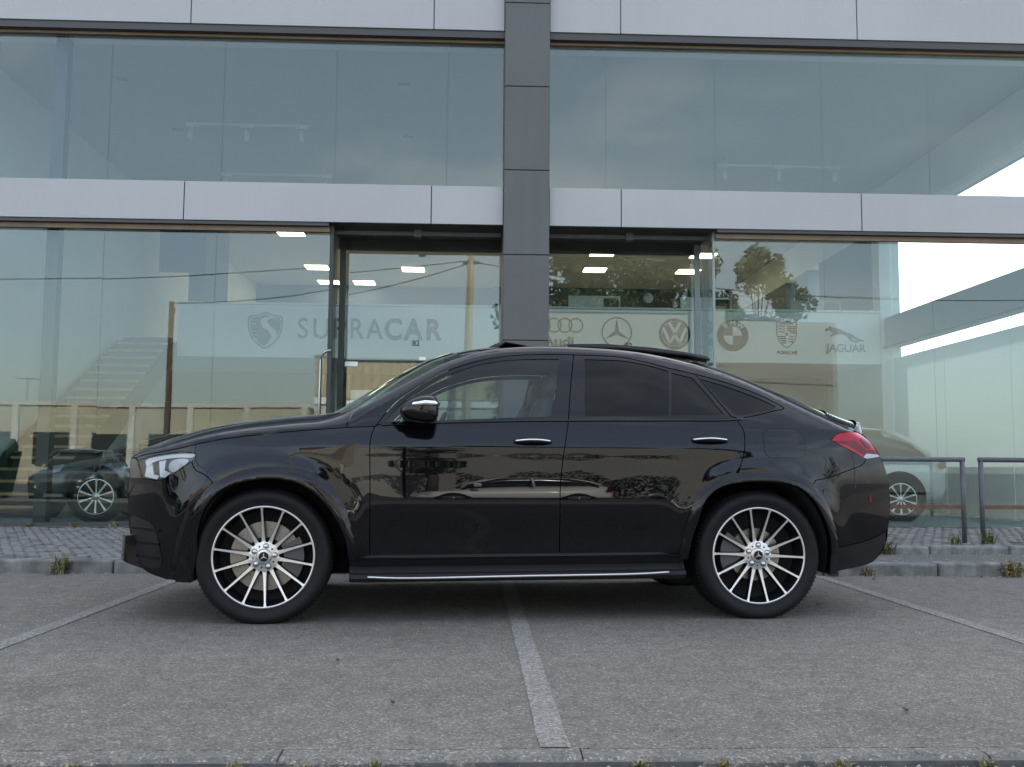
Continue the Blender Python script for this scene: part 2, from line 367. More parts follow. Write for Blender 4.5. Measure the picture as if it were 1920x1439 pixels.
# near edge of the lot: flush concrete edging, then gravel where the photographer stands
nk = box('near_kerb', -40, 40, 3.075, 3.165, -.09, -.012, M_bed); tag(nk, 'flush concrete edging at the near end of the bays', 'kerb', kind='structure')
x = -3.2; rr = random.Random(5)
while x < 3.6:
    l = rr.choice((.62, .95, 1.3)); n = int(l/.035); vs = []; fs = []
    for k in range(n+1):
        xx = x+.003+(l-.006)*k/n; yf = 3.072+.012*math.sin(xx*5.1)+rr.gauss(0, .006)-(.0 if rr.random() > .06 else -.03); zt = -.001+rr.uniform(-.003, .001)
        vs += [(xx, yf, -.09), (xx, yf+.004, zt-.012), (xx, yf+.022, zt), (xx, 3.179, zt+.001), (xx, 3.179, -.09)]
    for k in range(n):
        for q in range(4): fs.append((k*5+q, (k+1)*5+q, (k+1)*5+q+1, k*5+q+1))
    fs += [(0, 1, 2, 3, 4), tuple(n*5+q for q in (4, 3, 2, 1, 0))]
    mesh('kerb_stone', vs, fs, M_edge, nk); x += l
ng = box('verge', -40, 40, -3.0, 3.055, -.097, -.03, M_grav); tag(ng, 'gravel verge in front of the near edging', 'verge', kind='structure')
pb = MB(); rr = random.Random(9)
for _ in range(2600):
    x, y = rr.uniform(-2.6, 2.6), 3.055-abs(rr.gauss(0, .12)); r = rr.uniform(.004, .014)
    q_ = rr.random()
    if q_ < .12: x, y = rr.uniform(3, 9), rr.uniform(8.46, 9.38)
    elif q_ < .38: x, y, r = rr.uniform(-5.5, 6.5), 8.215-abs(rr.gauss(0, .035)), r*.75
    z = (-.03 if y < 4 else (0. if y < 8.3 else .085))+r*.3
    pb.add([(x+r*rr.uniform(.7, 1.3), y, z), (x, y+r, z), (x-r*rr.uniform(.7, 1.3), y, z), (x, y-r, z), (x+.2*r, y, z+r*.8), (x, y, z-r)], [(0, 1, 4), (1, 2, 4), (2, 3, 4), (3, 0, 4)])
tag(pb.build('pebbles', M_peb), 'loose grey pebbles and grit along the edges', 'gravel', kind='stuff')
# weeds
def weed(x, y, z, h, n, label, grp, dry=.3, spread=.6, seed=0):
    rr = random.Random(seed*77+int(x*100)); mb = MB()
    for k in range(n):
        a = rr.uniform(0, 6.28); l = h*rr.uniform(.45, 1.05); lean = spread*rr.uniform(.1, 1.); w = rr.uniform(.003, .0075)*(1+h*2)
        ox, oy = rr.gauss(0, h*.22), rr.gauss(0, h*.16); pts = []
        for t in (0, .35, .7, 1.):
            d = lean*l*t**1.6; pts.append((x+ox+math.cos(a)*d, y+oy+math.sin(a)*d, z+l*(t-.25*lean*t*t)))
        px, py = -math.sin(a)*w, math.cos(a)*w
        vs = []
        for p, ww in zip(pts, (.7, 1., .75, .06)): vs += [(p[0]-px*ww, p[1]-py*ww, p[2]), (p[0]+px*ww, p[1]+py*ww, p[2])]
        mi = 1 if rr.random() < dry else 0
        mb.add(vs, [(0, 1, 3, 2), (2, 3, 5, 4), (4, 5, 7, 6)], mi)
        if rr.random() < .5:        # small side leaves
            for t in (1, 2):
                p = pts[t]; b = rr.uniform(0, 6.28); s2 = h*.16*rr.uniform(.6, 1.3)
                mb.add([p, (p[0]+math.cos(b)*s2, p[1]+math.sin(b)*s2, p[2]+s2*.4), (p[0]+math.cos(b)*s2*1.7, p[1]+math.sin(b)*s2*1.7, p[2]), (p[0]+math.cos(b+.6)*s2, p[1]+math.sin(b+.6)*s2, p[2]+s2*.1)], [(0, 1, 2, 3)], mi)
    o = mb.build('weed', [M_weed, M_dry]); tag(o, label, 'weed', grp); return o
weed(-3.42, 8.19, 0, .17, 46, 'green weed tuft at the foot of the kerb ahead of the black car', 'weeds along the far kerb', .35, .7, 1)
for i, (x, y, z, h, n, l, dry) in enumerate([
    (3.08, 8.19, 0, .13, 30, 'small yellowing weed at the kerb foot just behind the rear bumper', .6),
    (3.38, 8.19, 0, .12, 30, 'brownish weed at the kerb foot beside the small yellowing one', .8),
    (4.62, 8.19, 0, .24, 70, 'tall dry straw-coloured weed against the kerb in front of the railings', .75),
    (4.05, 9.36, .085, .22, 50, 'leafy green weed against the low back kerb between bumper and railing post', .2),
    (3.72, 9.75, .155, .17, 36, 'sparse weed on the cobbles beneath the railing near the rear bumper', .4),
    (4.9, 9.68, .155, .16, 34, 'weed at the foot of the railing post where the two railings meet', .25),
    (5.26, 9.72, .155, .20, 40, 'weed growing in the gap beside the second railing post', .3),
    (5.75, 9.8, .155, .19, 60, 'wide clump of green weeds under the second railing', .3),
    (5.3, 8.9, .085, .12, 40, 'low green weeds in the gravel strip below the second railing', .3),
    (-5.05, 12.44, .11, .10, 40, 'low weeds at the glass foot beside the stairs', .3),
    (-4.55, 12.44, .11, .11, 40, 'low weeds at the glass foot beneath the showroom car wheel', .3),
    (-4.0, 12.44, .11, .12, 36, 'low weeds at the glass foot ahead of the black bumper', .25),
    (-5.6, 12.44, .11, .09, 36, 'low weeds at the glass foot beneath the stairs', .3)]):
    weed(x, y, z, h*.8, int(n*.8), l, 'weeds along the far kerb', dry, .8, i+3)
rr = random.Random(21)
for i, (x, n, l) in enumerate([(-.72, 30, 'small weed tuft in the near edging before the front wheel'), (-.30, 34, 'flat weed tuft with a long grass blade in the near edging'),
        (-1.2, 26, 'sparse weed sprigs in the near edging before the headlight'), (-.5, 22, 'yellow weed sprigs between the near kerb stones'),
        (.52, 34, 'dry weed tuft in the near edging right of the middle bay line'), (.78, 24, 'brown weed sprigs beside a broken edging stone'), (1.15, 24, 'thin weeds in the near edging before the rear wheel'), (1.6, 24, 'thin dry weeds at the far end of the near edging')]):
    weed(x, 3.03, -.03, .045, n, l, 'weeds in the near edging', .5, 1.1, i+40)

# dry leaves blown over the asphalt
M_fall = mat('dry_leaf', (.15, .085, .045), .8, var=.3, vscale=30)
rr = random.Random(77)
for (lx, ly, lab) in ((-.62, 4.55, 'tiny dry leaf on the asphalt before the front wheel'), (-.30, 3.75, 'small dry leaf on the asphalt left of the middle bay line'), (1.62, 3.62, 'small rusty dry leaf on the asphalt before the rear wheel'), (2.3, 6.4, 'tiny dark leaf on the asphalt behind the rear wheel'), (3.3, 7.9, 'pale dry leaf near the kerb foot past the rear bumper'), (4.3, 8.08, 'dry leaf at the kerb foot below the railings')):
    a_ = rr.uniform(0, 6.28); l_ = rr.uniform(.013, .022); mb = MB()
    for k, (t, w) in enumerate(((-1, .05), (-.5, .42), (0, .55), (.5, .38), (1, .04))):
        for sg in (-1, 0, 1):
            u, v = t*l_, sg*w*l_; mb.v.append((u*math.cos(a_)-v*math.sin(a_), u*math.sin(a_)+v*math.cos(a_), .004+.010*abs(sg)*rr.uniform(.4, 1.2)+.006*t*t))
    for k in range(4):
        for j in range(2): mb.f.append((k*3+j, k*3+j+1, k*3+j+4, k*3+j+3)); mb.m.append(0)
    o = mb.build('fallen_leaf', M_fall); o.location = (lx, ly, .002); tag(o, lab, 'leaf', 'dry leaves on the asphalt')

# ------------------------------------------------------------------ showroom building
GY = 12.52                     # main glass plane
ZF = .15                       # showroom floor
bd = empty('showroom_building', (.65, 12.6, .13), world_children=True)
tag(bd, 'car showroom with grey metal fascias, dark column and tall glass front', 'building')
# fascia panels
XS = [-13.4, -10.2, -7.0, -3.8, -.6, .345]
XS2 = [.945, 1.9, 5.12, 8.3, 8.95]
for zz0, zz1, yf in ((4.075, 4.585, 12.35), (6.715, 7.9, 12.35), (7.908, 9.3, 12.35)):
    for L_ in (XS, XS2):
        for i in range(len(L_)-1):
            box('fascia_panel', L_[i]+.007, L_[i+1]-.007, yf, yf+.035, zz0, zz1, M_alu, bd, bevel=.003)
        box('fascia_back', L_[0], L_[-1], yf+.02, yf+.12, zz0+.006, zz1-.006, M_dark, bd)
for L_ in (XS, XS2):
    box('beam', L_[0], L_[-1], 12.62, 12.95, 4.11, 4.56, M_wall, bd)
    box('roof_beam', L_[0], L_[-1], 12.62, 12.95, 6.66, 9.2, M_wall, bd)
# soffits under the fascias
for (x0, x1) in ((-13.4, .345), (.945, 8.95)):
    box('soffit', x0, x1, 12.37, 12.60, 6.62, 6.708, M_dark, bd)
    box('trim_strip', x0, x1, 12.46, 12.505, 6.585, 6.618, M_gold, bd)
for (x0, x1) in ((-13.4, -1.93), (3.18, 8.95)):
    box('soffit', x0, x1, 12.37, 12.60, 4.03, 4.07, M_dark, bd)
    box('trim_strip', x0, x1, 12.44, 12.505, 3.965, 4.026, M_gold, bd)
    box('sill_channel', x0, x1, 12.47, 12.58, .13, .165, M_dark, bd)
# column with cladding panels
cl = box('column', .365, .925, 12.285, 13.3, .12, 9.3, M_dark, bd)
zc = [.14, .28, 1.42, 2.54, 3.66, 4.785, 5.915, 7.06, 8.18, 9.3]
for i in range(len(zc)-1):
    box('cladding_panel', .352, .938, 12.25, 12.283, zc[i]+.006, zc[i+1]-.006, M_clad, cl, bevel=.003)
    for xa, xb in ((.345, .363), (.927, .945)): box('cladding_panel', xa, xb, 12.287, 13.3, zc[i]+.006, zc[i+1]-.006, M_clad, cl)
# glass panes
RG = random.Random(2)
def panes(xs, y, z0, z1, name='pane', th=.012):
    for i in range(len(xs)-1):
        a_, b_ = xs[i]+.0015, xs[i+1]-.0015; q = [RG.uniform(-.0022, .0022) for _ in range(4)]      # panes are never set perfectly flush
        MB().add([(a_, y+q[0], z0), (b_, y+q[1], z0), (b_, y+q[1]+th, z0), (a_, y+q[0]+th, z0), (a_, y+q[2], z1), (b_, y+q[3], z1), (b_, y+q[3]+th, z1), (a_, y+q[2]+th, z1)],
                 [(0, 3, 2, 1), (4, 5, 6, 7), (0, 1, 5, 4), (1, 2, 6, 5), (2, 3, 7, 6), (3, 0, 4, 7)]).build(name, M_glass, bd)
PL = [-13.2, -11.72, -10.24, -7.79, -6.33, -4.86, -3.41, -1.93]
PL = [-12.24, -10.76, -9.28, -7.80, -6.33, -4.86, -3.41, -1.93]
panes(PL, GY, .165, 3.965)
panes([3.18, 4.66, 6.13, 7.60, 8.93], GY, .165, 3.965)
panes([-12.24, -10.76, -9.28, -7.8, -6.33, -4.86, -3.38, -1.89, -.41, .34], GY, 4.59, 6.585)
panes([.95, 1.72, 3.2, 4.67, 6.14, 7.61, 8.93], GY, 4.59, 6.585)
# recessed entrances on both sides of the column
EY = 13.28
for (x0, x1, s) in ((-1.93, .345, 1), (.945, 3.18, -1)):
    box('entrance_soffit', x0, x1, 12.48, 13.36, 4.078, 4.105, M_dark, bd)
    box('entrance_header', x0, x1, EY+.03, EY+.14, 3.945, 4.076, M_dark, bd)
    box('shutter_rail', x0+.02, x1-.02, 12.70, 12.78, 4.00, 4.05, M_rail, bd)
    box('rail_bracket', (x0+x1)/2-.05, (x0+x1)/2+.05, 12.66, 12.82, 3.975, 4.076, M_rail, bd)
    xe = x0 if s > 0 else x1                      # outer side of the recess: a glass return with dark edge posts
    box('return_pane', xe-.006, xe+.006, GY+.02, EY, .165, 4.07, M_glass, bd)
    if s > 0: box('edge_post', xe-.002, xe+.05, GY-.012, GY+.05,   .13, 4.07, M_frame, bd); box('edge_post', xe+.03, xe+.11, EY-.03, EY+.028, .13, 4.07, M_frame, bd)
    else: box('edge_post', xe-.03, xe+.0, GY-.005, GY+.03, .13, 4.07, M_gedge, bd); box('edge_post', xe-.10, xe-.02, EY-.01, EY+.028, .13, 4.07, M_gedge, bd)
    box('threshold', x0, x1, 12.63, EY+.2, .02, .148, M_kerb, bd)
    xi0, xi1 = (x0+.115, x1) if s > 0 else (x0, x1-.11)
    box('transom_pane', xi0+.004, xi1-.004, EY, EY+.012, 2.372, 4.07, M_glass, bd)
    mid = (xi0+xi1)/2
    for k, (da, db) in enumerate(((xi0, mid), (mid, xi1))):
        d = box('glass_door', da+.006, db-.006, EY, EY+.012, .17, 2.355, M_glass, bd)
        box('top_edge', da+.006, db-.006, EY-.003, EY+.015, 2.357, 2.369, M_frame, d)
        hx = da if k == 0 else db
        sg = 1 if k == 0 else -1
        MB().box(min(hx+.008*sg, hx+.19*sg), max(hx+.008*sg, hx+.19*sg), EY-.014, EY+.026, 2.28, 2.352).build('patch_fitting', M_steel, d, bevel=.004)
        mx = db if k == 0 else da
        MB().tube([(mx-.09*sg, EY-.05, .75), (mx-.09*sg, EY-.05, 1.65)], .014, 10).build('door_handle', M_steel, d, True)
        if (s > 0 and k == 0) or (s < 0 and k == 1): pass
    MB().box(mid-.05, mid+.05, EY-.02, EY+.03, 2.374, 2.43).build('patch_fitting', M_steel, bd, bevel=.004)
text_mesh('house_number', '82', .11, M_num, bd, -.83, EY-.0015, 2.615, bold=.002, depth=.001)
text_mesh('house_number', '82', .11, M_num, bd, 2.14, EY-.0015, 2.615, bold=.002, depth=.001)
for (x0, y0, x1, z0, z1) in ((-1.72, 0, -1.36, 1.55, 1.98), (-1.34, 0, -.98, 1.55, 1.98)):
    box('notice_sheet', x0, x1, EY+.016, EY+.018, z0-.02, z1-.02, M_white, bd)
MB().tube([(-2.02, GY-.03, .2), (-2.02, GY-.03, 2.28), (-2.0, GY-.03, 2.36), (-1.94, GY-.03, 2.40), (-1.88, GY-.03, 2.41)], .016, 10).build('grab_rail', M_steel, bd, True)
# shell: floor, ceiling, walls, roof
box('floor', -12.2, 8.95, 12.66, 32.0, -.05, ZF, M_floor, bd)
box('ceiling', -7.30, 8.60, 12.96, 32.0, 6.90, 7.05, M_ceil, bd)
box('roof', -13.4, 8.95, 12.5, 32.3, 9.2, 9.32, M_dark, bd)
box('left_wall', -7.55, -7.29, 13.4, 32.0, ZF, 7.04, M_lwall, bd)
box('left_wing_wall', -13.4, -12.26, 12.6, 32.0, -.05, 9.2, M_wall, bd)
box('back_wall', -7.5, 8.9, 32.0, 32.25, -.05, 9.2, M_navy, bd)
box('inner_column', -5.69, -5.53, 12.72, 12.88, ZF, 4.105, M_frame, bd); box('inner_column', -5.69, -5.53, 12.72, 12.88, 4.565, 6.655, M_frame, bd)
# right side wall: posts, beam, clear upper glazing, frosted lower glazing
sw = box('side_beam', 8.50, 8.84, 12.97, 19.48, 3.46, 4.06, M_grey, bd)
box('side_top_wall', 8.50, 8.84, 12.97, 31.9, 6.02, 6.89, M_wall, bd)
box('side_ledge', 8.46, 8.50, 12.97, 19.48, 3.42, 3.46, M_dark, bd)
box('side_parapet_wall', 8.86, 8.95, 12.6, 32.0, 6.03, 9.2, M_alu, bd)
box('corner_post', 8.42, 8.84, 19.49, 19.85, ZF, 6.885, M_wall, bd)
for y0, y1 in ((12.98, 15.1), (15.12, 17.3), (17.32, 19.46)):
    box('side_pane', 8.66, 8.67, y0, y1, 4.065, 6.015, M_sglass, bd)
    box('clear_strip_pane', 8.66, 8.67, y0, y1, 3.22, 3.455, M_sglass, bd)
    box('frosted_pane', 8.655, 8.675, y0, y1, .98, 3.215, M_frost, bd)
    box('low_panel', 8.64, 8.69, y0, y1, ZF, .975, M_wall, bd)
box('side_wall_rear', 8.50, 8.84, 19.86, 31.9, ZF, 4.35, M_wall, bd)
for y0, y1 in ((19.86, 23.2), (24.0, 25.0), (25.7, 31.9)): box('side_wall_pier', 8.50, 8.84, y0, y1, 4.352, 6.015, M_grey, bd)
# mezzanine
mz = box('mezzanine_slab', -7.27, 8.48, 19.64, 31.95, 3.12, 3.32, M_wall, bd)
box('mezzanine_parapet', -6.02, 8.41, 19.50, 19.63, 3.10, 4.17, M_wall, bd)
box('parapet_cap', -6.02, 8.41, 19.46, 19.66, 4.175, 4.215, M_wall, bd)
box('undercroft_wall', -7.2, 8.45, 23.0, 23.2, ZF, 3.11, M_grey, bd)
for x in (-3.4, -.9, 1.6, 4.0): box('undercroft_pier', x, x+.22, 22.7, 22.99, ZF, 3.11, M_wall, bd)
box('office_partition', -7.25, .6, 31.7, 31.8, 3.33, 6.89, M_navy, bd)
box('office_partition', .62, 8.45, 31.5, 31.6, 3.33, 6.89, M_navy, bd)
box('stair_block', -6.05, -5.7, 20.2, 22.0, 3.33, 6.8, M_navy, bd)
# staircase along the left wall, open treads
st = empty('staircase', (-6.6, 14.0, ZF)); st.parent = bd; st.location = (-6.6-.65, 14.0-12.6, ZF-.13); INV[st.name] = (6.6, -14.0, -ZF)
n = 18; y0s, y1s = 13.9, 19.45; dz = (3.32-ZF)/n; dy = (y1s-y0s)/n
for k in range(n):
    MB().box(-7.12, -6.08, y0s+k*dy-.04, y0s+(k+1)*dy+.02, ZF+(k+1)*dz-.05, ZF+(k+1)*dz).build('tread', M_stair, st); MB().box(-7.12, -6.08, y0s+k*dy-.062, y0s+k*dy-.042, ZF+(k+1)*dz-.045, ZF+(k+1)*dz-.002).build('nosing', M_wood, st); MB().box(-7.10, -6.10, y0s+(k+1)*dy-.03, y0s+(k+1)*dy-.005, ZF+(k+1)*dz+.002, ZF+(k+1)*dz+dz*.8).build('riser', M_stair, st)
for xx in (-7.18, -6.06):
    MB().add([(xx, y0s-.1, ZF), (xx, y0s+.3, ZF), (xx, y1s, 3.05), (xx, y1s, 3.42), (xx, y0s-.1, ZF+.30)], [(0, 1, 2, 3, 4)]).add([(xx+.05, y0s-.1, ZF), (xx+.05, y0s+.3, ZF), (xx+.05, y1s, 3.05), (xx+.05, y1s, 3.42), (xx+.05, y0s-.1, ZF+.30)], [(4, 3, 2, 1, 0)]).build('stringer', M_stair, st)
MB().box(-6.75, -6.1, 20.4, 20.46, 5.0, 6.6).build('dark_panel', M_navy, st)
# ceiling light panels (lit) and track lights
def ceil_light(x, y, w, d, label):
    t = empty('ceiling_light', (x, y, 6.86)); tag(t, label, 'ceiling light', 'lit rectangular ceiling panels')
    MB().box(-w/2-.02, w/2+.02, -d/2-.02, d/2+.02, .012, .036).build('frame', M_white, t)
    MB().box(-w/2, w/2, -d/2, d/2, 0, .011).build('diffuser', M_lamp, t)
KL = 1.0526
for (x, y, lab) in ((-4.54, 23.19, 'lit ceiling panel nearest the front glass above the shield emblem'), (-4.55, 27.24, 'second lit ceiling panel of the row above the shield emblem'),
                    (-4.54, 29.45, 'deepest lit ceiling panel of the row above the shield emblem'), (-3.46, 29.45, 'deep lit ceiling panel just inside the entrance post'),
                    (-1.82, 27.33, 'lit ceiling panel alone above the grey lettering'), (3.33, 24.9, 'lit ceiling panel above the three-pointed star emblem, nearer the glass'),
                    (6.03, 24.97, 'lit ceiling panel by the glass fin, nearer the glass'), (3.39, 27.02, 'lit ceiling panel above the three-pointed star emblem, deeper row'), (6.09, 27.05, 'lit ceiling panel by the glass fin, deeper row')):
    ceil_light(x*KL, .0+y*KL, .66, .62, lab)
def track(x, y, l, n, label, heads=True):
    t = empty('track_light', (x, y, 6.89)); tag(t, label, 'track light', 'spotlight tracks on the showroom ceiling')
    MB().box(-l/2, l/2, -.018, .018, -.14, -.105).build('track', M_track, t)
    for sx in (-1, 1): MB().tube([(sx*l*.42, 0, 0.01), (sx*l*.42, 0, -.11)], .006, 6).build('suspension', M_track, t)
    for k in range(n):
        xx = -l/2+.12+(l-.24)*k/(n-1); a = random.Random(k+int(x*10)).uniform(-.4, .4)
        MB().box(xx-.1, xx+.1, -.02, .02, -.165, -.141).build('adapter', M_track, t)
        MB().tube([(xx, 0, -.165), (xx, 0, -.21), (xx+.02*a, -.0, -.23)], .01, 6).build('stem', M_track, t)
        MB().tube([(xx+.02*a, 0, -.22), (xx+.12*a, -.03, -.40)], .042, 12).build('spot_head', M_track, t, True)
track(-3.79*KL, 15.8*KL-.35, 2.1, 3, 'white three-spot ceiling track in the upper glazing near the pale post')
track(-3.85*KL, 18.15*KL, 2.25, 2, 'white two-spot ceiling track deeper behind the upper glazing')
track(5.55*KL, 17.05*KL, 2.4, 3, 'white three-spot ceiling track in front of the sloping side beam')
# ceiling vents as small dark slots
for (x, y) in ((-5.28, 13.98), (-1.11, 13.94), (-5.1, 16.1), (-1.2, 16.2)): box('ceiling_vent', x*KL-.09, x*KL+.09, y*KL-.05, y*KL+.05, 6.885, 6.899, M_grey, bd)
# mezzanine office furniture seen over the parapet
def desk_screen(x, y, label):
    t = empty('office_partition_screen', (x, y, 3.33)); tag(t, label, 'screen', 'office screens on the mezzanine')
    MB().box(-.38, .38, -.02, .02, .72, 1.35).build('panel', M_white, t)
    MB().box(-.40, .75, -.03, .03, 1.352, 1.39).build('top_bar', M_white, t)
    for xx in (-.40, .72): MB().box(xx, xx+.03, -.03, .03, 0, 1.35).build('post', M_white, t)
desk_screen(2.45, 21.0, 'white office screen on the mezzanine above the interlocking rings emblem')
desk_screen(4.95, 21.0, 'white office screen on the mezzanine above the double-letter roundel')
desk_screen(7.5, 21.2, 'pale office screen on the mezzanine above the leaping cat emblem')
def lamp_arc(x, y, label):
    t = empty('arc_lamp', (x, y, 3.33)); tag(t, label, 'lamp', 'desk lamps on the mezzanine')
    MB().tube([(0, 0, 0), (0.02, 0, .7), (.07, 0, 1.2), (.2, 0, 1.38), (.42, 0, 1.36)], .014, 8).build('arm', M_steel, t, True)
    MB().lathe([(.01, .0), (.09, .02), (.11, .05)], 16).build('shade', M_white, t, True).location = (.42, 0, 1.3)
lamp_arc(3.35, 20.6, 'thin curved desk lamp on the mezzanine above the star emblem')
lamp_arc(5.55, 20.6, 'thin curved desk lamp on the mezzanine beside the glass fin')
# ------------------------------------------------------------------ emblems and lettering on the mezzanine parapet
LY = 19.488
def logo(label, cx):
    t = empty('wall_emblem', (cx, LY, 3.1), world_children=True); tag(t, label, 'emblem', None); return t
# shield with an S band and the dealer lettering
t = logo('grey shield emblem with a white S band beside the dealer lettering', -4.27)
sh = cr([(-4.27, 4.02), (-4.40, 3.97), (-4.60, 3.93), (-4.61, 3.70), (-4.55, 3.50), (-4.42, 3.36), (-4.27, 3.27), (-4.12, 3.36), (-3.99, 3.50), (-3.93, 3.70), (-3.94, 3.93), (-4.14, 3.97)], 5, True)
c_ = np.array([-4.27, 3.68]); sh2 = [tuple(c_+(np.array(p)-c_)*.93) for p in sh]; sh3 = [tuple(c_+(np.array(p)-c_)*.86) for p in sh]
m1 = MB(); plate(m1, sh, [sh2], LY, LY+.012); m1.build('shield_rim', M_logo2, t)
m1 = MB(); plate(m1, sh3, [], LY, LY+.012); m1.build('shield_field', M_logo2, t)
sb = cr([(-4.02, 3.88), (-4.20, 3.93), (-4.36, 3.86), (-4.34, 3.74), (-4.22, 3.64), (-4.14, 3.54), (-4.18, 3.43), (-4.26, 3.33), (-4.10, 3.42), (-4.03, 3.55), (-4.08, 3.66), (-4.20, 3.76), (-4.24, 3.84), (-4.16, 3.89)], 5, True)
m1 = MB(); plate(m1, sb, [], LY-.006, LY-.001); m1.build('s_band', M_wall, t)
for k in range(6):
    z = 3.86-.075*k; m1 = MB(); plate(m1, [(-4.55+.012*k, z), (-4.47+.012*k, z-.012), (-4.47+.012*k, z-.022), (-4.55+.012*k, z-.01)], [], LY-.004, LY-.001); m1.build('rib', M_wall, t)
t = empty('wall_lettering', (-2.3, LY, 3.1), world_children=True); tag(t, 'large grey dealer name lettering on the white parapet behind the entrance', 'lettering')
x = -3.68
for ch, bold, adv in (('S', 0, .335), ('U', 0, .40), ('P', 0, .335), ('R', 0, .36), ('A', 0, .375), ('C', .022, .385), ('A', .022, .43), ('R', .022, .38)):
    text_mesh('letter', ch, .60, M_logo2 if not bold else M_logo2, t, x+adv*.5, LY-.003, 3.68, bold=bold*.8, sx=.86, depth=.012); x += adv
# four rings
t = logo('four interlocking rings with lettering beneath, beside the dark column', 1.73)
for k in range(4):
    cx = 1.38+k*.225; m1 = MB(); plate(m1, circ(cx, 3.83, .155, 36), [circ(cx, 3.83, .130, 36)], LY-.002*k, LY+.012); m1.build('ring', M_logo, t)
text_mesh('lettering', 'Audi', .27, M_logo, t, 1.70, LY, 3.49, bold=.008, sx=1.25, depth=.01)
# three-pointed star
t = logo('thin ring with a three-pointed star on the white parapet', 2.91)
cx, cz = 2.90, 3.70
m1 = MB(); plate(m1, circ(cx, cz, .315, 56), [circ(cx, cz, .290, 56)], LY, LY+.012); m1.build('ring', M_logo, t)
st_ = []
for k in range(6):
    a = R(90+60*k); r_ = .285 if k % 2 == 0 else .050; st_.append((cx+r_*math.cos(a), cz+r_*math.sin(a)))
m1 = MB(); plate(m1, st_, [], LY-.002, LY+.012); m1.build('star', M_logo, t)
# V over W roundel
t = logo('thick ring holding a V above a W', 4.10)
cx, cz = 4.10, 3.68
m1 = MB(); plate(m1, circ(cx, cz, .325, 56), [circ(cx, cz, .275, 56)], LY, LY+.012); m1.build('ring', M_logo, t)
def stroke(mb, pts, w):
    for p, q in zip(pts[:-1], pts[1:]):
        p, q = np.array(p), np.array(q); d = (q-p)/np.linalg.norm(q-p); nrm = np.array([-d[1], d[0]])*w/2
        plate(mb, [tuple(p-nrm), tuple(q-nrm), tuple(q+nrm), tuple(p+nrm)], [], LY-.001, LY+.011)
m1 = MB(); plate(m1, circ(cx, cz, .262, 48), [], LY+.004, LY+.012); m1.build('disc', M_logo2, t)
m1 = MB(); stroke(m1, [(cx-.115, cz+.235), (cx, cz+.03)], .055); stroke(m1, [(cx, cz+.03), (cx+.115, cz+.235)], .055); m1.build('letter_v', M_wall, t)
m1 = MB()
for p, q in (((-.235, .125), (-.105, -.19)), ((-.105, -.19), (0, -.02)), ((0, -.02), (.105, -.19)), ((.105, -.19), (.235, .125))): stroke(m1, [(cx+p[0], cz+p[1]), (cx+q[0], cz+q[1])], .055)
m1.build('letter_w', M_wall, t)
# quartered roundel
t = logo('dark roundel with light and dark quarters and three letters', 5.33)
cx, cz = 5.31, 3.66
m1 = MB(); plate(m1, circ(cx, cz, .325, 56), [circ(cx, cz, .195, 48)], LY, LY+.012); m1.build('ring', M_logo, t)
for k in range(4):
    m1 = MB(); plate(m1, [(cx, cz)]+circ(cx, cz, .188, 14, 90*k, 90*k+90), [], LY+.002, LY+.012); m1.build('quarter', M_logo2 if k % 2 else M_wall, t)
for ch, a in (('B', 128), ('M', 90), ('W', 52)):
    o = text_mesh('letter', ch, .15, M_wall, None, 0, 0, 0, bold=.003, depth=.004)
    for v in o.data.vertices:
        c, s_ = math.cos(R(a-90)), math.sin(R(a-90)); x_, z_ = v.co.x*c-v.co.z*s_, v.co.x*s_+v.co.z*c
        v.co = (cx+.258*math.cos(R(a))+x_, LY-.004+v.co.y*.5, cz+.258*math.sin(R(a))+z_)
    o.parent = t; o.location = INV[t.name]
# quartered crest
t = logo('striped heraldic crest with small lettering under it', 6.45)
cx, cz = 6.44, 3.70
cs = [(cx-.21, cz+.27), (cx-.10, cz+.25), (cx, cz+.28), (cx+.10, cz+.25), (cx+.21, cz+.27), (cx+.215, cz), (cx+.17, cz-.14), (cx+.08, cz-.24), (cx, cz-.29), (cx-.08, cz-.24), (cx-.17, cz-.14), (cx-.215, cz)]
cc = np.array([cx, cz]); cs2 = [tuple(cc+(np.array(p)-cc)*.93) for p in cs]
m1 = MB(); plate(m1, cs, [cs2], LY, LY+.012); m1.build('crest_rim', M_logo, t)
for k in range(4):
    z = cz+.16-.042*k; m1 = MB(); m1.box(cx+.015, cx+.19, LY, LY+.01, z-.012, z+.012); m1.build('stripe', M_logo, t)
    z = cz-.05-.042*k; wd = .19-.03*k; m1 = MB(); m1.box(cx-wd, cx-.015, LY, LY+.01, z-.012, z+.012); m1.build('stripe', M_logo, t)
for k in range(3):
    for sx, zz, xx in ((-1, cz+.155-.055*k, cx-.10), (1, cz-.055-.055*k, cx+.085)):
        m1 = MB(); stroke(m1, cr([(xx-.075+.02*k*(sx > 0), zz), (xx-.03, zz+.028), (xx+.03, zz+.0), (xx+.07-.02*k*(sx > 0), zz+.03)], 3), .014); m1.build('antler', M_logo, t)
m1 = MB(); plate(m1, [(cx-.055, cz+.06), (cx+.055, cz+.06), (cx+.055, cz-.03), (cx, cz-.085), (cx-.055, cz-.03)], [], LY-.003, LY-.0005); m1.build('inner_shield', M_wall, t)
hp = cr([(cx-.02, cz-.045), (cx-.022, cz-.01), (cx-.038, cz+.012), (cx-.02, cz+.038), (cx+.0, cz+.05), (cx+.01, cz+.025), (cx+.032, cz+.03), (cx+.02, cz+.0), (cx+.025, cz-.03), (cx+.005, cz-.02)], 3, True)
m1 = MB(); plate(m1, hp, [], LY-.006, LY-.003); m1.build('horse', M_logo, t)
text_mesh('lettering', 'PORSCHE', .075, M_logo, t, cx, LY-.002, cz+.225, bold=.001, sx=.9, depth=.004)
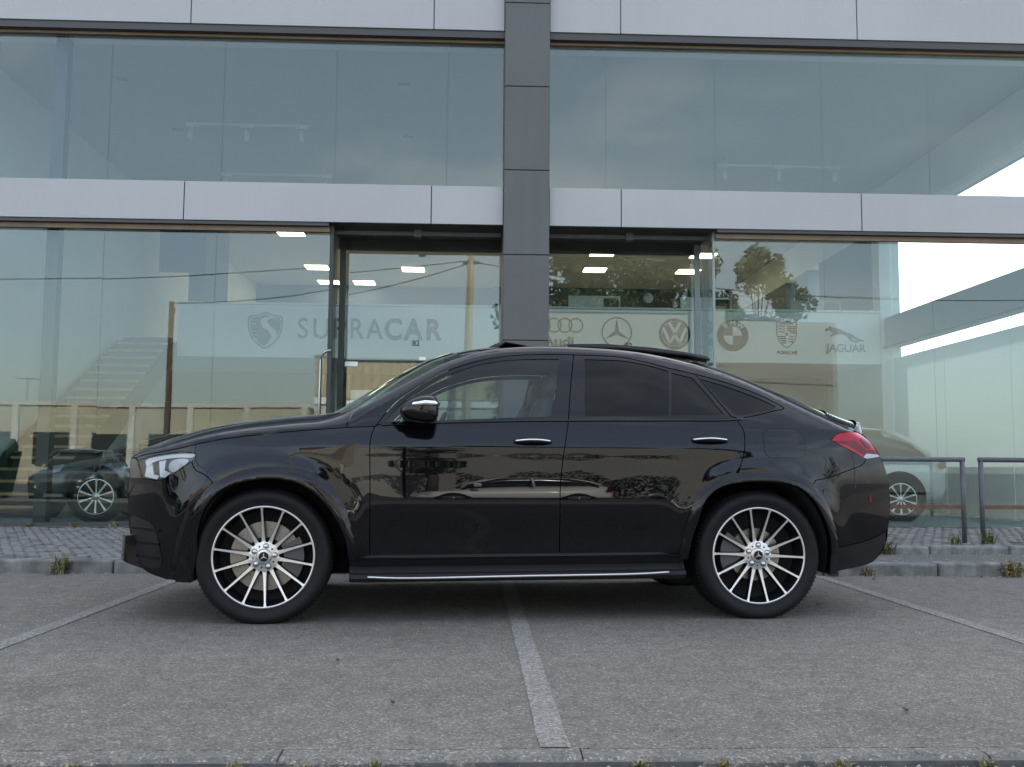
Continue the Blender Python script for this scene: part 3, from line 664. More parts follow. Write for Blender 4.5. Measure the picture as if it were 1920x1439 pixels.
text_mesh('lettering', 'PORSCHE', .095, M_logo, t, cx, LY, cz-.385, bold=.002, sx=1.05, depth=.006)
# leaping cat
t = logo('leaping cat silhouette above widely spaced lettering, nearest the corner post', 7.65)
cat = cr([(7.245, 3.80), (7.27, 3.835), (7.31, 3.85), (7.345, 3.875), (7.38, 3.865), (7.45, 3.85), (7.54, 3.83), (7.63, 3.785), (7.72, 3.745), (7.80, 3.72), (7.88, 3.665), (7.96, 3.625), (8.04, 3.60), (8.06, 3.61), (8.06, 3.585), (7.98, 3.575), (7.90, 3.605), (7.84, 3.64), (7.80, 3.625), (7.86, 3.585), (7.95, 3.565), (7.93, 3.55), (7.83, 3.565), (7.755, 3.61), (7.72, 3.665), (7.64, 3.70), (7.55, 3.715), (7.47, 3.70), (7.43, 3.69), (7.37, 3.665), (7.345, 3.68), (7.40, 3.72), (7.415, 3.755), (7.38, 3.775), (7.33, 3.80), (7.30, 3.79), (7.275, 3.775)], 3, True)
m1 = MB(); plate(m1, cat, [], LY, LY+.012); m1.build('cat', M_logo, t)
text_mesh('lettering', 'JAGUAR', .23, M_logo2, t, 7.68, LY, 3.42, bold=.002, sx=.98, depth=.008)

# ------------------------------------------------------------------ railings
def railing(x0, x1, label):
    t = empty('railing', (x0, 9.75, .155)); tag(t, label, 'railing', None)
    l = x1-x0; h = .865
    MB().tube([(0, 0, h), (l, 0, h)], .025, 12).build('top_rail', M_rail, t, True)
    for xx in ((0.022, l-.022)):
        MB().tube([(xx, 0, -.03), (xx, 0, h)], .024, 12).build('post', M_rail, t, True)
    MB().box(.03, l-.03, -.012, .012, .36, .40).build('lower_bar', M_rust, t)
railing(2.85, 5.05, 'grey tube railing with rusty lower bar reaching behind the car bumper')
railing(5.20, 7.4, 'second grey tube railing with rusty lower bar, starting past the gap')

# ------------------------------------------------------------------ opposite side of the street (seen mirrored in glass and paint)
M_cream = mat('cream_corrugated', (.46, .40, .28), .7, var=.08, vscale=1.5)
M_plast = mat('white_render', (.46, .46, .43), .8, var=.08, vscale=.7)
M_sand = mat('sand_render', (.27, .265, .24), .85, var=.07, vscale=.5)
M_beige = mat('beige_render', (.36, .335, .265), .85, var=.12, vscale=.6)
M_tile = mat('terracotta', (.30, .14, .08), .8, var=.2, vscale=4)
M_shade = mat('dark_window', (.02, .024, .026), .15)
M_post = mat('weathered_wood', (.08, .05, .032), .85, var=.3, vscale=6)
M_conc = mat('pole_concrete', (.42, .38, .30), .85, var=.1, vscale=5)
M_wire = mat('black_cable', (.015, .015, .015), .6)
M_bark = mat('bark', (.12, .085, .06), .9, var=.3, vscale=7)
M_leaf = [mat('leaf_dark', (.020, .040, .012), .7), mat('leaf_mid', (.032, .060, .018), .7), mat('leaf_light', (.055, .085, .025), .7)]
def corrugated(x0, x1, y, z0, z1, par, n):
    vs = []
    for k in range(n+1):
        x = x0+(x1-x0)*k/n; yy = y+(.05 if k % 4 in (1, 2) else 0); vs += [(x, yy, z0), (x, yy, z1)]
    mesh('corrugated_sheet', vs, [(2*k+2, 2*k, 2*k+1, 2*k+3) for k in range(n)], M_cream, par, loc=INV[par.name])
wh = empty('warehouse', (-3, -17, -.1), world_children=True); tag(wh, 'cream corrugated warehouse mirrored in the entrance glass', 'building')
corrugated(-6.9, 1.3, -16.95, 3.95, 5.62, wh, 76)
box('wall', -6.9, 1.3, -28, -17.0, -.1, 5.6, M_plast, wh)
box('roof', -7.0, 1.35, -28.2, -16.9, 5.64, 5.74, M_clad, wh)
box('plinth_band', -6.9, 1.3, -16.97, -16.9, 3.6, 3.9, M_white, wh)
hh = empty('hall', (5, -17.5, -.1), world_children=True); tag(hh, 'tall cream hall mirrored behind the car emblems', 'building')
box('wall', 1.45, 11.2, -26, -17.5, -.1, 8.15, M_sand, hh); box('annex', 11.22, 16.5, -26, -18.2, -.1, 7.7, M_sand, hh)
box('roof', 1.4, 11.25, -26.1, -17.4, 8.16, 8.25, M_clad, hh)
lb = empty('low_building', (-19, -24, -.1), world_children=True); tag(lb, 'low beige building with dark windows mirrored behind the stairs', 'building')
box('wall', -29, -8.3, -34, -24, -.1, 3.85, M_beige, lb)
box('parapet', -29.1, -8.2, -24.05, -23.9, 3.855, 4.05, M_plast, lb)
for k in range(5): box('window', -28+k*2.9, -26.2+k*2.9, -24.04, -23.97, .9, 2.5, M_shade, lb)
for k in range(8): box('pilaster', -29+k*2.9, -28.7+k*2.9, -23.995, -23.85, -.1, 3.85, M_plast, lb)
an = empty('roof_antenna', (-23.5, -26, 3.86)); tag(an, 'thin television aerial on the low beige roof', 'antenna')
MB().tube([(0, 0, 0), (0, 0, 1.6)], .03, 6).build('mast', M_steel, an); MB().tube([(-.6, 0, 1.5), (.6, 0, 1.45)], .02, 6).build('boom', M_steel, an)
for k in range(5): MB().tube([(-.5+.25*k, -.25, 1.49), (-.5+.25*k, .25, 1.49)], .012, 5).build('element', M_steel, an)
p1 = empty('utility_pole', (-12.37, -14, -.1)); tag(p1, 'weathered wooden utility pole mirrored left of the shield emblem', 'pole')
MB().tube([(0, 0, 0), (.03, 0, 4), (0, 0, 7.65)], [.14, .12, .10], 10).build('shaft', M_post, p1, True); MB().box(-.12, .12, -.13, -.09, 7.2, 7.4).build('insulator_plate', M_dark, p1)
p2 = empty('utility_pole', (-.45, -14, -.1)); tag(p2, 'pale concrete utility pole with holes mirrored beside the column', 'pole')
MB().tube([(0, 0, 0), (.1, 0, 5), (.22, 0, 10.1)], [.24, .19, .15], 4).build('shaft', M_conc, p2); MB().box(-.15, .6, -.06, .06, 9.7, 9.82).build('crossarm', M_dark, p2)
p3 = empty('utility_pole', (34, -14, -.1)); tag(p3, 'concrete utility pole beyond the trees across the street', 'pole')
MB().tube([(0, 0, 0), (0, 0, 9.0)], [.2, .14], 8).build('shaft', M_conc, p3)
def cable(a, b, sag, label):
    a, b = Vector(a), Vector(b); pts = []
    for k in range(25):
        t = k/24; p = a.lerp(b, t); p.z -= sag*4*t*(1-t); pts.append(p)
    tag(MB().tube(pts, .022, 5).build('overhead_cable', M_wire), label, 'cable', 'overhead cables across the street')
cable((-34, -13, 8.6), (-.25, -14, 9.75), .9, 'sagging black cable from far left up to the concrete pole')
cable((-12.37, -14, 7.5), (-.25, -14, 9.65), .55, 'lower black cable between the wooden and the concrete pole')
cable((-.2, -14, 9.7), (34, -14, 9.0), 1.3, 'black cable running on past the trees')
# trees across the street
def tree(x, y, h, rx, seed, label, leaf=(0, 1), n=5200, low=.28, ls=1.):
    rr = random.Random(seed); t = empty('tree', (x, y, -.1)); tag(t, label, 'tree', 'trees across the street')
    tb = MB(); tb.tube([(0, 0, 0), (.1, .05, h*.22), (-.05, .1, h*.45), (.05, 0, h*.8)], [.20, .16, .11, .03], 9)
    cl_ = []
    for k in range(16):
        a = rr.uniform(0, 6.28); z = h*rr.uniform(low+.02, .92); f = math.sin(math.pi*min(1, max(0.05, (z/h-low*.6)/(1-low*.6))))**.6
        r_ = rx*f*rr.uniform(.35, .95); p = (math.cos(a)*r_, math.sin(a)*r_*.9, z); cl_.append((p, rx*rr.uniform(.22, .42)))
        tb.tube([(0, 0, z*.62), (p[0]*.55, p[1]*.55, z*.82), p], [.05, .03, .01], 6)
    cl_.append(((0, 0, h*.9), rx*.3))
    tb.build('trunk', M_bark, t, True)
    lv = MB()
    for k in range(n):
        c, r_ = cl_[rr.randrange(len(cl_))]; d = Vector((rr.gauss(0, 1), rr.gauss(0, 1), rr.gauss(0, .8))).normalized()*r_*rr.random()**.45
        p = Vector(c)+d; s_ = rr.uniform(.06, .13)*ls; u = Vector((rr.gauss(0, 1), rr.gauss(0, 1), rr.gauss(0, .6))).normalized(); v = u.cross(Vector((rr.gauss(0, 1), rr.gauss(0, 1), rr.gauss(0, 1)))).normalized()
        lv.add([p-u*s_, p-v*s_*.55, p+u*s_, p+v*s_*.55], [(0, 1, 2, 3)], leaf[rr.randrange(len(leaf))])
    lv.build('crown', M_leaf, t)
tree(5.2, -29.5, 14.8, 3.9, 1, 'tall dark leafy tree rising over the hall beside the dark column', (0, 1, 1), 8000, .45, 1.7)
tree(8.6, -30.5, 15.2, 4.2, 2, 'broad tree rising over the hall behind the star emblem', (0, 1, 2), 8500, .45, 1.7)
tree(12.2, -29.5, 14.6, 3.6, 3, 'bushy tree rising past the hall corner by the glass fin', (0, 1, 1), 8000, .40, 1.7)
tree(16.0, -28.5, 14.6, 2.6, 4, 'open lighter tree standing past the hall, right of the glass fin', (1, 2, 2), 5200, .55, 1.6)
tree(1.9, -15.0, 7.3, 1.2, 5, 'slim tree at the edge of the column', (1, 2), 2400)
tree(-34, -30, 6.5, 3.2, 6, 'rounded tree beyond the end of the low beige building', (0, 1), 2600)
tree(44, -33, 9.0, 3.6, 8, 'large tree alone at the end of the street', (0, 1, 1), 3000)
def hedge(x0, x1, y, h, d, seed, label):  # unseen hedges added to break the mirrored street into dark streaks
    rr = random.Random(seed); t = empty('hedge', ((x0+x1)/2, y, -.1)); tag(t, label, 'hedge', 'added hedges across the lane'); l = x1-x0
    tb = MB()
    for k in range(int(l/.8)): xx = -l/2+.4+k*.8; tb.tube([(xx, 0, 0), (xx+rr.uniform(-.1, .1), 0, h*.7)], [.03, .01], 5)
    tb.build('stem', M_bark, t); lv = MB()
    for k in range(int(l*h*230)):
        xx = rr.uniform(-l/2, l/2); hz = h*(.82+.18*math.sin(xx*1.7+seed)+.12*math.sin(xx*4.1)); p = Vector((xx, rr.uniform(-d/2, d/2), hz*rr.random()**.7)); s_ = rr.uniform(.05, .11)
        u = Vector((rr.gauss(0, 1), rr.gauss(0, 1), rr.gauss(0, .6))).normalized(); v = u.cross(Vector((rr.gauss(0, 1), rr.gauss(0, 1), rr.gauss(0, 1)))).normalized()
        lv.add([p-u*s_, p-v*s_*.55, p+u*s_, p+v*s_*.55], [(0, 1, 2, 3)], rr.randrange(3))
    lv.build('foliage', M_leaf, t)
hedge(-6.5, -1.2, -12.5, 1.7, .9, 1, 'dark hedge added before the cream warehouse to streak the paint reflections')
hedge(2.4, 8.2, -13.0, 2.5, 1.0, 2, 'tall hedge added before the hall to streak the paint reflections')
hedge(9.3, 15.5, -13.5, 1.9, 1.0, 3, 'hedge added past the hall to streak the paint reflections')
# neighbour beyond the showroom's glazed side
nb = empty('neighbour_building', (18, 24, -.1), world_children=True); tag(nb, 'low pale neighbouring hall beyond the glazed side wall', 'building')
box('wall', 15, 26, 10, 36, -.1, 3.6, M_plast, nb); box('roof', 14.8, 26.2, 9.8, 36.2, 3.62, 3.75, M_clad, nb)
# ------------------------------------------------------------------ the black coupe SUV (car frame: x rearwards from front axle, y away from the camera, z up)
T={
'hood_top':[(-0.813,0.947),(-0.753,0.997),(-0.646,1.040),(-0.527,1.077),(-0.409,1.110),(-0.173,1.157),(0.101,1.193),(0.328,1.215),(0.483,1.230)],
'hood_line':[(-0.776,0.943),(-0.742,0.956),(-0.614,0.978),(-0.491,1.000),(-0.382,1.026),(-0.228,1.057),(0.059,1.094),(0.272,1.115),(0.453,1.130)],
'apillar':[(0.492,1.227),(0.606,1.298),(0.750,1.386),(0.891,1.469),(1.039,1.553),(1.156,1.599),(1.272,1.637),(1.408,1.660),(1.634,1.677),(1.737,1.678),(1.937,1.675),(2.213,1.660),(2.451,1.626),(2.691,1.575),(2.926,1.500),(3.149,1.399),(3.314,1.317),(3.477,1.235),(3.632,1.155)],
'backlight':[(2.873,1.543),(3.014,1.496),(3.220,1.414),(3.392,1.345),(3.581,1.274),(3.743,1.222),(3.742,1.200),(3.717,1.133)],
'rear':[(3.717,1.133),(3.765,1.057),(3.795,0.999),(3.834,0.918),(3.865,0.803),(3.871,0.691),(3.855,0.540),(3.842,0.439),(3.747,0.332),(3.555,0.288),(3.433,0.269),(3.350,0.264)],
'front':[(-0.813,0.947),(-0.824,0.846),(-0.824,0.714),(-0.812,0.555),(-0.793,0.502),(-0.892,0.489),(-0.898,0.345),(-0.880,0.331),(-0.688,0.288),(-0.493,0.248)],
'bump_fend':[(-0.390,0.966),(-0.416,0.923),(-0.395,0.878),(-0.305,0.833),(-0.217,0.797)],
'headlight':[(-0.759,0.926),(-0.675,0.950),(-0.594,0.965),(-0.514,0.975),(-0.450,0.978),(-0.389,0.965),(-0.416,0.927),(-0.492,0.874),(-0.575,0.824),(-0.629,0.815),(-0.723,0.827)],
'door_front':[(0.620,1.139),(0.603,1.091),(0.595,1.047),(0.599,0.826),(0.603,0.582),(0.605,0.374)],
'belt_front':[(0.620,1.139),(0.670,1.152),(1.086,1.173),(1.436,1.185),(1.781,1.192)],
'door_mid':[(1.854,1.618),(1.813,1.404),(1.780,1.189),(1.741,0.967),(1.723,0.799),(1.722,0.624),(1.725,0.377)],
'door_rear':[(2.807,1.233),(2.847,1.193),(2.867,1.156),(2.874,1.116),(2.867,1.034),(2.851,0.975),(2.832,0.923)],
'belt_rear':[(1.781,1.192),(2.403,1.202),(2.851,1.214),(2.983,1.240),(3.104,1.270)],
'dlo_top':[(0.629,1.148),(0.687,1.227),(0.750,1.297),(0.885,1.397),(1.057,1.497),(1.269,1.570),(1.449,1.603),(1.673,1.617),(1.854,1.618),(2.144,1.610),(2.315,1.581),(2.460,1.543),(2.637,1.504),(2.848,1.447),(3.017,1.383),(3.117,1.330),(3.176,1.289),(3.104,1.270)],
'glass_f':[(0.679,1.165),(0.749,1.260),(0.885,1.361),(1.005,1.440),(1.180,1.517),(1.357,1.563),(1.535,1.582),(1.759,1.588),(1.727,1.412),(1.676,1.214),(1.086,1.184)],
'glass_r':[(1.923,1.590),(2.054,1.589),(2.182,1.585),(2.329,1.559),(2.457,1.523),(2.407,1.228),(2.161,1.222),(1.884,1.217)],
'glass_r2':[(2.476,1.512),(2.609,1.481),(2.696,1.357),(2.767,1.240),(2.427,1.228)],
'glass_q':[(2.661,1.476),(2.841,1.422),(3.009,1.358),(3.079,1.326),(3.121,1.299),(3.108,1.277),(2.842,1.232)],
'fuel':[(2.989,1.154),(3.259,0.972)],
'bump_rear':[(3.288,0.835),(3.393,0.852),(3.491,0.882),(3.586,0.912),(3.658,0.939),(3.688,0.974)],
'tail':[(3.444,1.087),(3.475,1.118),(3.516,1.134),(3.627,1.142),(3.696,1.132),(3.735,1.092),(3.763,1.045),(3.792,0.988),(3.688,0.974),(3.613,1.006),(3.556,1.032)],
'valance':[(3.443,0.422),(3.585,0.442),(3.705,0.469),(3.790,0.498),(3.842,0.523)],
'step_top':[(0.485,0.362),(2.494,0.382)],
'chrome':[(0.596,0.267),(0.736,0.261),(0.881,0.260),(1.506,0.269),(2.123,0.276),(2.268,0.281),(2.379,0.288)],
'step_bot':[(0.498,0.232),(1.439,0.235),(2.125,0.235)],
'farch_o':[(-0.493,0.331),(-0.450,0.515),(-0.405,0.647),(-0.318,0.775),(-0.218,0.842),(-0.112,0.883),(0.016,0.901),(0.158,0.894),(0.281,0.861),(0.389,0.778),(0.468,0.656),(0.513,0.517)],
'farch_i':[(-0.366,0.425),(-0.366,0.517),(-0.329,0.647),(-0.257,0.745),(-0.169,0.797),(0.019,0.829),(0.161,0.814),(0.268,0.762),(0.361,0.671),(0.440,0.548)],
'rarch_o':[(2.495,0.596),(2.528,0.693),(2.588,0.783),(2.672,0.838),(2.773,0.874),(2.949,0.890),(3.112,0.880),(3.232,0.851),(3.319,0.793),(3.390,0.695),(3.435,0.580)],
'rarch_i':[(2.558,0.596),(2.588,0.693),(2.654,0.773),(2.738,0.809),(2.947,0.830),(3.110,0.818),(3.213,0.779),(3.300,0.695),(3.373,0.564)],
'handle_f':[(1.439,1.065),(1.562,1.095),(1.675,1.068),(1.561,1.012)],
'handle_r':[(2.534,1.083),(2.651,1.111),(2.763,1.086),(2.645,1.035)],
'intake':[(-0.791,0.603),(-0.732,0.593),(-0.641,0.556),(-0.595,0.420),(-0.588,0.321),(-0.647,0.306),(-0.746,0.349),(-0.789,0.503)],
'vent':[(-0.424,0.659),(-0.451,0.592),(-0.481,0.509),(-0.509,0.392),(-0.516,0.343),(-0.493,0.337),(-0.449,0.485),(-0.411,0.619)],
'reflector':[(3.685,0.756),(3.714,0.749),(3.717,0.696),(3.688,0.693)],
'tail_w':[(3.664,0.983),(3.691,1.007),(3.784,1.001),(3.792,0.988),(3.688,0.975)],
'drl_top':[(-0.710,0.928),(-0.612,0.954),(-0.513,0.966),(-0.449,0.969),(-0.399,0.965),(-0.414,0.948),(-0.480,0.947),(-0.577,0.938),(-0.662,0.916),(-0.693,0.891)],
'drl_a':[(-0.701,0.903),(-0.666,0.916),(-0.651,0.848),(-0.616,0.839),(-0.629,0.820),(-0.712,0.835)],
'drl_b':[(-0.620,0.922),(-0.577,0.932),(-0.583,0.873),(-0.546,0.855),(-0.578,0.830),(-0.609,0.833)],
'proj':[(-0.550,0.922),(-0.464,0.941),(-0.441,0.929),(-0.483,0.892),(-0.533,0.861),(-0.560,0.879)],
'sunroof':[(1.877,1.700),(2.155,1.692),(2.798,1.634),(2.639,1.587)],
'defl':[(1.309,1.646),(1.379,1.691),(1.548,1.677)],
'hub':[(-0.006,0.376),(2.954,0.369)],
'mirror':[(0.765,1.236),(0.792,1.279),(0.833,1.301),(0.883,1.318),(0.920,1.322),(0.952,1.318),(0.977,1.300),(0.989,1.239),(0.981,1.178),(0.957,1.156),(0.890,1.155),(0.835,1.162),(0.788,1.179),(0.769,1.204)],
}
M_paint = mat('black_paint', (.0022, .0025, .0045), .5, spec=.0, coat=1., coat_rough=.012)
M_paint.node_tree.nodes['Principled BSDF'].inputs['Coat IOR'].default_value = 1.46
M_gloss = mat('gloss_black_trim', (.004, .004, .005), .06, spec=.4)
M_plas = mat('black_plastic', (.010, .010, .011), .5, spec=.25, bump=.05, bscale=300)
M_liner = mat('wheelhouse_felt', (.008, .008, .008), .95)
M_rub = mat('tyre_rubber', (.0095, .0098, .011), .6, spec=.22, bump=.05, bscale=200)
M_chrome = mat('chrome', (.75, .76, .77), .10, metal=1.)
M_satin = mat('satin_silver', (.62, .63, .63), .28, metal=1.)
M_mach = mat('machined_alloy', (.66, .66, .65), .34, metal=.85)
M_blk = mat('rim_black', (.010, .010, .012), .15)
M_disc = mat('brake_disc_iron', (.30, .28, .24), .42, metal=.6)
M_cal = mat('caliper_grey', (.10, .10, .105), .4, metal=.4)
M_red = mat('red_lens', (.40, .003, .022), .10, spec=.4)
M_redd = mat('red_lens_dark', (.12, .002, .010), .12, spec=.4)
M_lens = pane_mat('clear_lens', (.97, .98, 1.), extra=.0)
M_hous = mat('lamp_housing', (.05, .052, .06), .2, metal=.3)
M_proj = mat('projector_dark_chrome', (.16, .17, .20), .15, metal=1.)
M_drl = mat('lamp_white', (.46, .48, .52), .12)
M_cglass = pane_mat('car_glass', (.60, .73, .75), extra=.0)
M_pglass = pane_mat('privacy_glass', (.02, .022, .03), extra=.0, ior=1.38)
M_wglass = pane_mat('windscreen_glass', (.55, .66, .64), extra=.0)
M_seat = mat('black_leather', (.016, .016, .018), .5)
M_lining = mat('dark_lining', (.03, .03, .032), .9)
M_white2 = mat('number_white', (.7, .7, .7), .5)

CAR = empty('coupe_suv', (-1.2797, 6.6073, 0.0), R(4.3))
tag(CAR, 'glossy black coupe SUV with multi-spoke silver wheels parked across the bays', 'car')
WB = 2.955; WZ = .380

class Spl:
    def __init__(s, xs, ys):
        xs = np.array(xs, float); ys = np.array(ys, float); n = len(xs); h = np.diff(xs); A = np.eye(n); b = np.zeros(n)
        for i in range(1, n-1):
            A[i, i-1] = h[i-1]; A[i, i] = 2*(h[i-1]+h[i]); A[i, i+1] = h[i]; b[i] = 6*((ys[i+1]-ys[i])/h[i]-(ys[i]-ys[i-1])/h[i-1])
        s.xs, s.ys, s.h, s.M = xs, ys, h, np.linalg.solve(A, b)
    def __call__(s, x):
        x = np.clip(x, s.xs[0], s.xs[-1]); i = np.clip(np.searchsorted(s.xs, x)-1, 0, len(s.xs)-2)
        a = s.xs[i+1]-x; c = x-s.xs[i]; h = s.h[i]; M = s.M
        return (M[i]*a**3+M[i+1]*c**3)/(6*h)+(s.ys[i]/h-M[i]*h/6)*a+(s.ys[i+1]/h-M[i+1]*h/6)*c
Wz = Spl([.05, .20, .32, .45, .60, .75, .88, 1.0, 1.1, 1.19, 1.3, 1.45, 1.6, 1.75], [.925, .94, .957, .977, .994, 1.001, 1.0, .991, .975, .946, .892, .812, .725, .635])
_hl = np.array(cr([(-1.0, .90)]+T['hood_line'], 6)); _top = np.array(cr([(-1.0, .86)]+T['hood_top'][:-1]+T['apillar']+[(3.9, 1.0)], 6))
def smooth01(t): t = np.clip(t, 0, 1); return t*t*(3-2*t)
def S(x, z):
    x = np.asarray(x, float); z = np.asarray(z, float)
    s = Wz(z)
    s = s-.30*np.clip((-.2-x)/.67, 0, None)**2.5-.25*np.clip((x-3.0)/1.07, 0, None)**2.5
    s = s-.18*np.clip(z-1.15, 0, None)*np.clip(x-2.0, 0, None)**2
    zs = np.interp(x, _hl[:, 0], _hl[:, 1]); ze = np.interp(x, _top[:, 0], _top[:, 1])
    t = np.clip((z-zs)/np.maximum(ze-zs, .02), 0, 1.2)
    s = s-.17*t**2*(1-smooth01((x-.25)/.3))*smooth01((x+.83)/.15)
    ed = np.clip(1-(ze-z)/.065, 0, 1.3)
    s = s-.034*ed**2*smooth01((x-.35)/.3)
    for cx in (0., WB):
        r = np.hypot(x-cx, z-.39); s = s+.020*np.exp(-((r-.50)/.085)**2)*smooth01((z-.30)/.15)
    # body-side sculpting: shallow hollow low on the doors, soft shoulder line
    mid = smooth01((x-.45)/.35)*smooth01((2.75-x)/.35)
    s = s-.010*mid*np.exp(-((z-.50)/.10)**2)+.003*mid*np.exp(-((z-.68)/.08)**2)
    s = s+.006*np.exp(-((z-1.02)/.05)**2)*smooth01((x+.4)/.4)*smooth01((3.6-x)/.5)
    return s
def Sn(x, z, e=.004):
    gx = (S(x+e, z)-S(x-e, z))/(2*e); gz = (S(x, z+e)-S(x, z-e))/(2*e); return gx, gz

def inset(poly, d):
    A = np.array(poly, float); area = .5*np.sum(A[:, 0]*np.roll(A[:, 1], -1)-np.roll(A[:, 0], -1)*A[:, 1])
    if area < 0: A = A[::-1]
    if d == 0: return [tuple(p) for p in A]
    p = np.roll(A, 1, 0); n = np.roll(A, -1, 0)
    e1 = A-p; e2 = n-A; e1 /= np.maximum(np.linalg.norm(e1, axis=1), 1e-9)[:, None]; e2 /= np.maximum(np.linalg.norm(e2, axis=1), 1e-9)[:, None]
    n1 = np.stack([-e1[:, 1], e1[:, 0]], 1); n2 = np.stack([-e2[:, 1], e2[:, 0]], 1); m = n1+n2; k = np.maximum((m*n1).sum(1), .5)
    return [tuple(q) for q in A+m*(d/k)[:, None]]
def dens(poly, step):
    out = []; n = len(poly)
    for i in range(n):
        p, q = np.array(poly[i]), np.array(poly[(i+1) % n]); l = np.linalg.norm(q-p); k = max(1, int(l/step))
        for j in range(k): out.append(tuple(p+(q-p)*j/k))
    return out
def clean(poly):
    out = []
    for p in poly:
        if not out or math.hypot(p[0]-out[-1][0], p[1]-out[-1][1]) > .0015: out.append(p)
    if math.hypot(out[0][0]-out[-1][0], out[0][1]-out[-1][1]) < .0015: out.pop()
    return out
def panel(name, poly, m, parent, holes=(), off=0., gap=.0028, step=.034, flange=.018, sides=(-1, 1), relief=None):
    poly = clean(dens(inset(clean(poly), gap), step)); holes = [clean(dens(inset(clean(h), 0), step)) for h in holes]
    V = []; Ed = []; loops = []
    for lp in [poly]+holes:
        b = len(V); V += lp; loops.append((b, len(lp))); Ed += [(b+i, b+(i+1) % len(lp)) for i in range(len(lp))]
    A = np.array(V); bb0, bb1 = A.min(0), A.max(0)
    gx = np.arange(bb0[0]+step/2, bb1[0], step); gz = np.arange(bb0[1]+step/2, bb1[1], step)
    seg = [(np.array(V[a]), np.array(V[b])) for a, b in Ed]; sa = np.array([s[0] for s in seg]); sb_ = np.array([s[1] for s in seg])
    for i, x in enumerate(gx):
        for j, z in enumerate(gz):
            p = np.array((x+(.25*step if j % 2 else -.25*step), z))
            if not pip(poly, p) or any(pip(h, p) for h in holes): continue
            d = sb_-sa; t = np.clip(((p-sa)*d).sum(1)/np.maximum((d*d).sum(1), 1e-12), 0, 1); dist = np.linalg.norm(sa+d*t[:, None]-p, axis=1).min()
            if dist > step*.45: V.append(tuple(p))
    r = delaunay_2d_cdt([Vector(p) for p in V], Ed, [], 0, 1e-7)
    P = np.array([tuple(v) for v in r[0]]); tr = []
    for f in r[2]:
        c = P[list(f)].mean(0)
        if pip(poly, c) and not any(pip(h, c) for h in holes): tr.append(tuple(f))
    SF = (lambda X, Z: S(X, Z)+off) if relief is None else (lambda X, Z: S(X, Z)+off+relief(X, Z))
    y = SF(P[:, 0], P[:, 1]); e_ = .004
    gx_ = (SF(P[:, 0]+e_, P[:, 1])-SF(P[:, 0]-e_, P[:, 1]))/(2*e_); gz_ = (SF(P[:, 0], P[:, 1]+e_)-SF(P[:, 0], P[:, 1]-e_))/(2*e_)
    out = []
    for sg in sides:
        verts = [(P[i, 0], sg*y[i], P[i, 1]) for i in range(len(P))]; nr = np.stack([-gx_, np.full(len(P), float(sg)), -gz_], 1); nr /= np.linalg.norm(nr, axis=1)[:, None]
        faces = [t if sg < 0 else tuple(reversed(t)) for t in tr]; normals = [tuple(q) for q in nr]
        if flange:
            for lp in [poly]+holes:
                L_ = np.array(lp); yy = SF(L_[:, 0], L_[:, 1]); b = len(verts); k = len(lp)
                verts += [(L_[i, 0], sg*yy[i], L_[i, 1]) for i in range(k)]+[(L_[i, 0], sg*(yy[i]-flange), L_[i, 1]) for i in range(k)]
                pn = np.roll(L_, -1, 0)-np.roll(L_, 1, 0); nn = np.stack([pn[:, 1], 0*pn[:, 0], -pn[:, 0]], 1); nn /= np.maximum(np.linalg.norm(nn, axis=1), 1e-9)[:, None]
                normals += [tuple(q) for q in nn]*2
                for i in range(k):
                    q = (b+i, b+k+i, b+k+(i+1) % k, b+(i+1) % k); faces.append(q if sg < 0 else tuple(reversed(q)))
        o = mesh(name, verts, faces, m, parent, True); o.data.normals_split_custom_set_from_vertices(normals); out.append(o)
    return out
def cap(name, Epts, Opts, m, parent, q=2.0, ny=30, ye=None, n=4):
    """surface across the car from the left edge curve to the right one, crowned through the centre curve"""
    Ec = cr(Epts, n); Oc = resample(cr(Opts, n), len(Ec)) if len(Opts) != len(Epts) else cr(Opts, n)
    verts = []; faces = []
    for (ex, ez), (ox, oz) in zip(Ec, Oc):
        w = float(S(ex, ez)) if ye is None else ye
        for j in range(-ny, ny+1):
            t = j/ny; h = 1-abs(t)**q; verts.append((ex+(ox-ex)*h, w*t, ez+(oz-ez)*h))
    c = 2*ny+1
    for i in range(len(Ec)-1):
        for j in range(2*ny): faces.append((i*c+j, i*c+j+1, (i+1)*c+j+1, (i+1)*c+j))
    return mesh(name, verts, faces, m, parent, True)
def shift(pts, dx, dz): return [(x+dx, z+dz) for x, z in pts]

# --- arches
fi = resample(cr([(-.400, .235), (-.378, .34)]+T['farch_i']+[(.470, .47), (.487, .36)]), 64)
fo = resample(cr([(-.500, .235), (-.497, .31)]+T['farch_o'][1:]+[(.535, .43), (.545, .36)]), 64)
ri = resample(cr([(2.500, .36), (2.522, .48)]+T['rarch_i']+[(3.405, .45), (3.412, .262)]), 64)
ro = resample(cr([(2.450, .36), (2.466, .48)]+T['rarch_o']+[(3.470, .45), (3.475, .262)]), 64)
fm = [tuple(.55*np.array(a)+.45*np.array(b)) for a, b in zip(fi, fo)]; rm = [tuple(.55*np.array(a)+.45*np.array(b)) for a, b in zip(ri, ro)]
kf = max(i for i, p in enumerate(fm[:40]) if p[0] < -.245); kr = min(i for i, p in enumerate(rm) if p[0] > 2.80); kb_ = min(i for i, p in enumerate(rm) if p[0] > 3.265)
kv = max(i for i, p in enumerate(rm) if p[1] > .425)
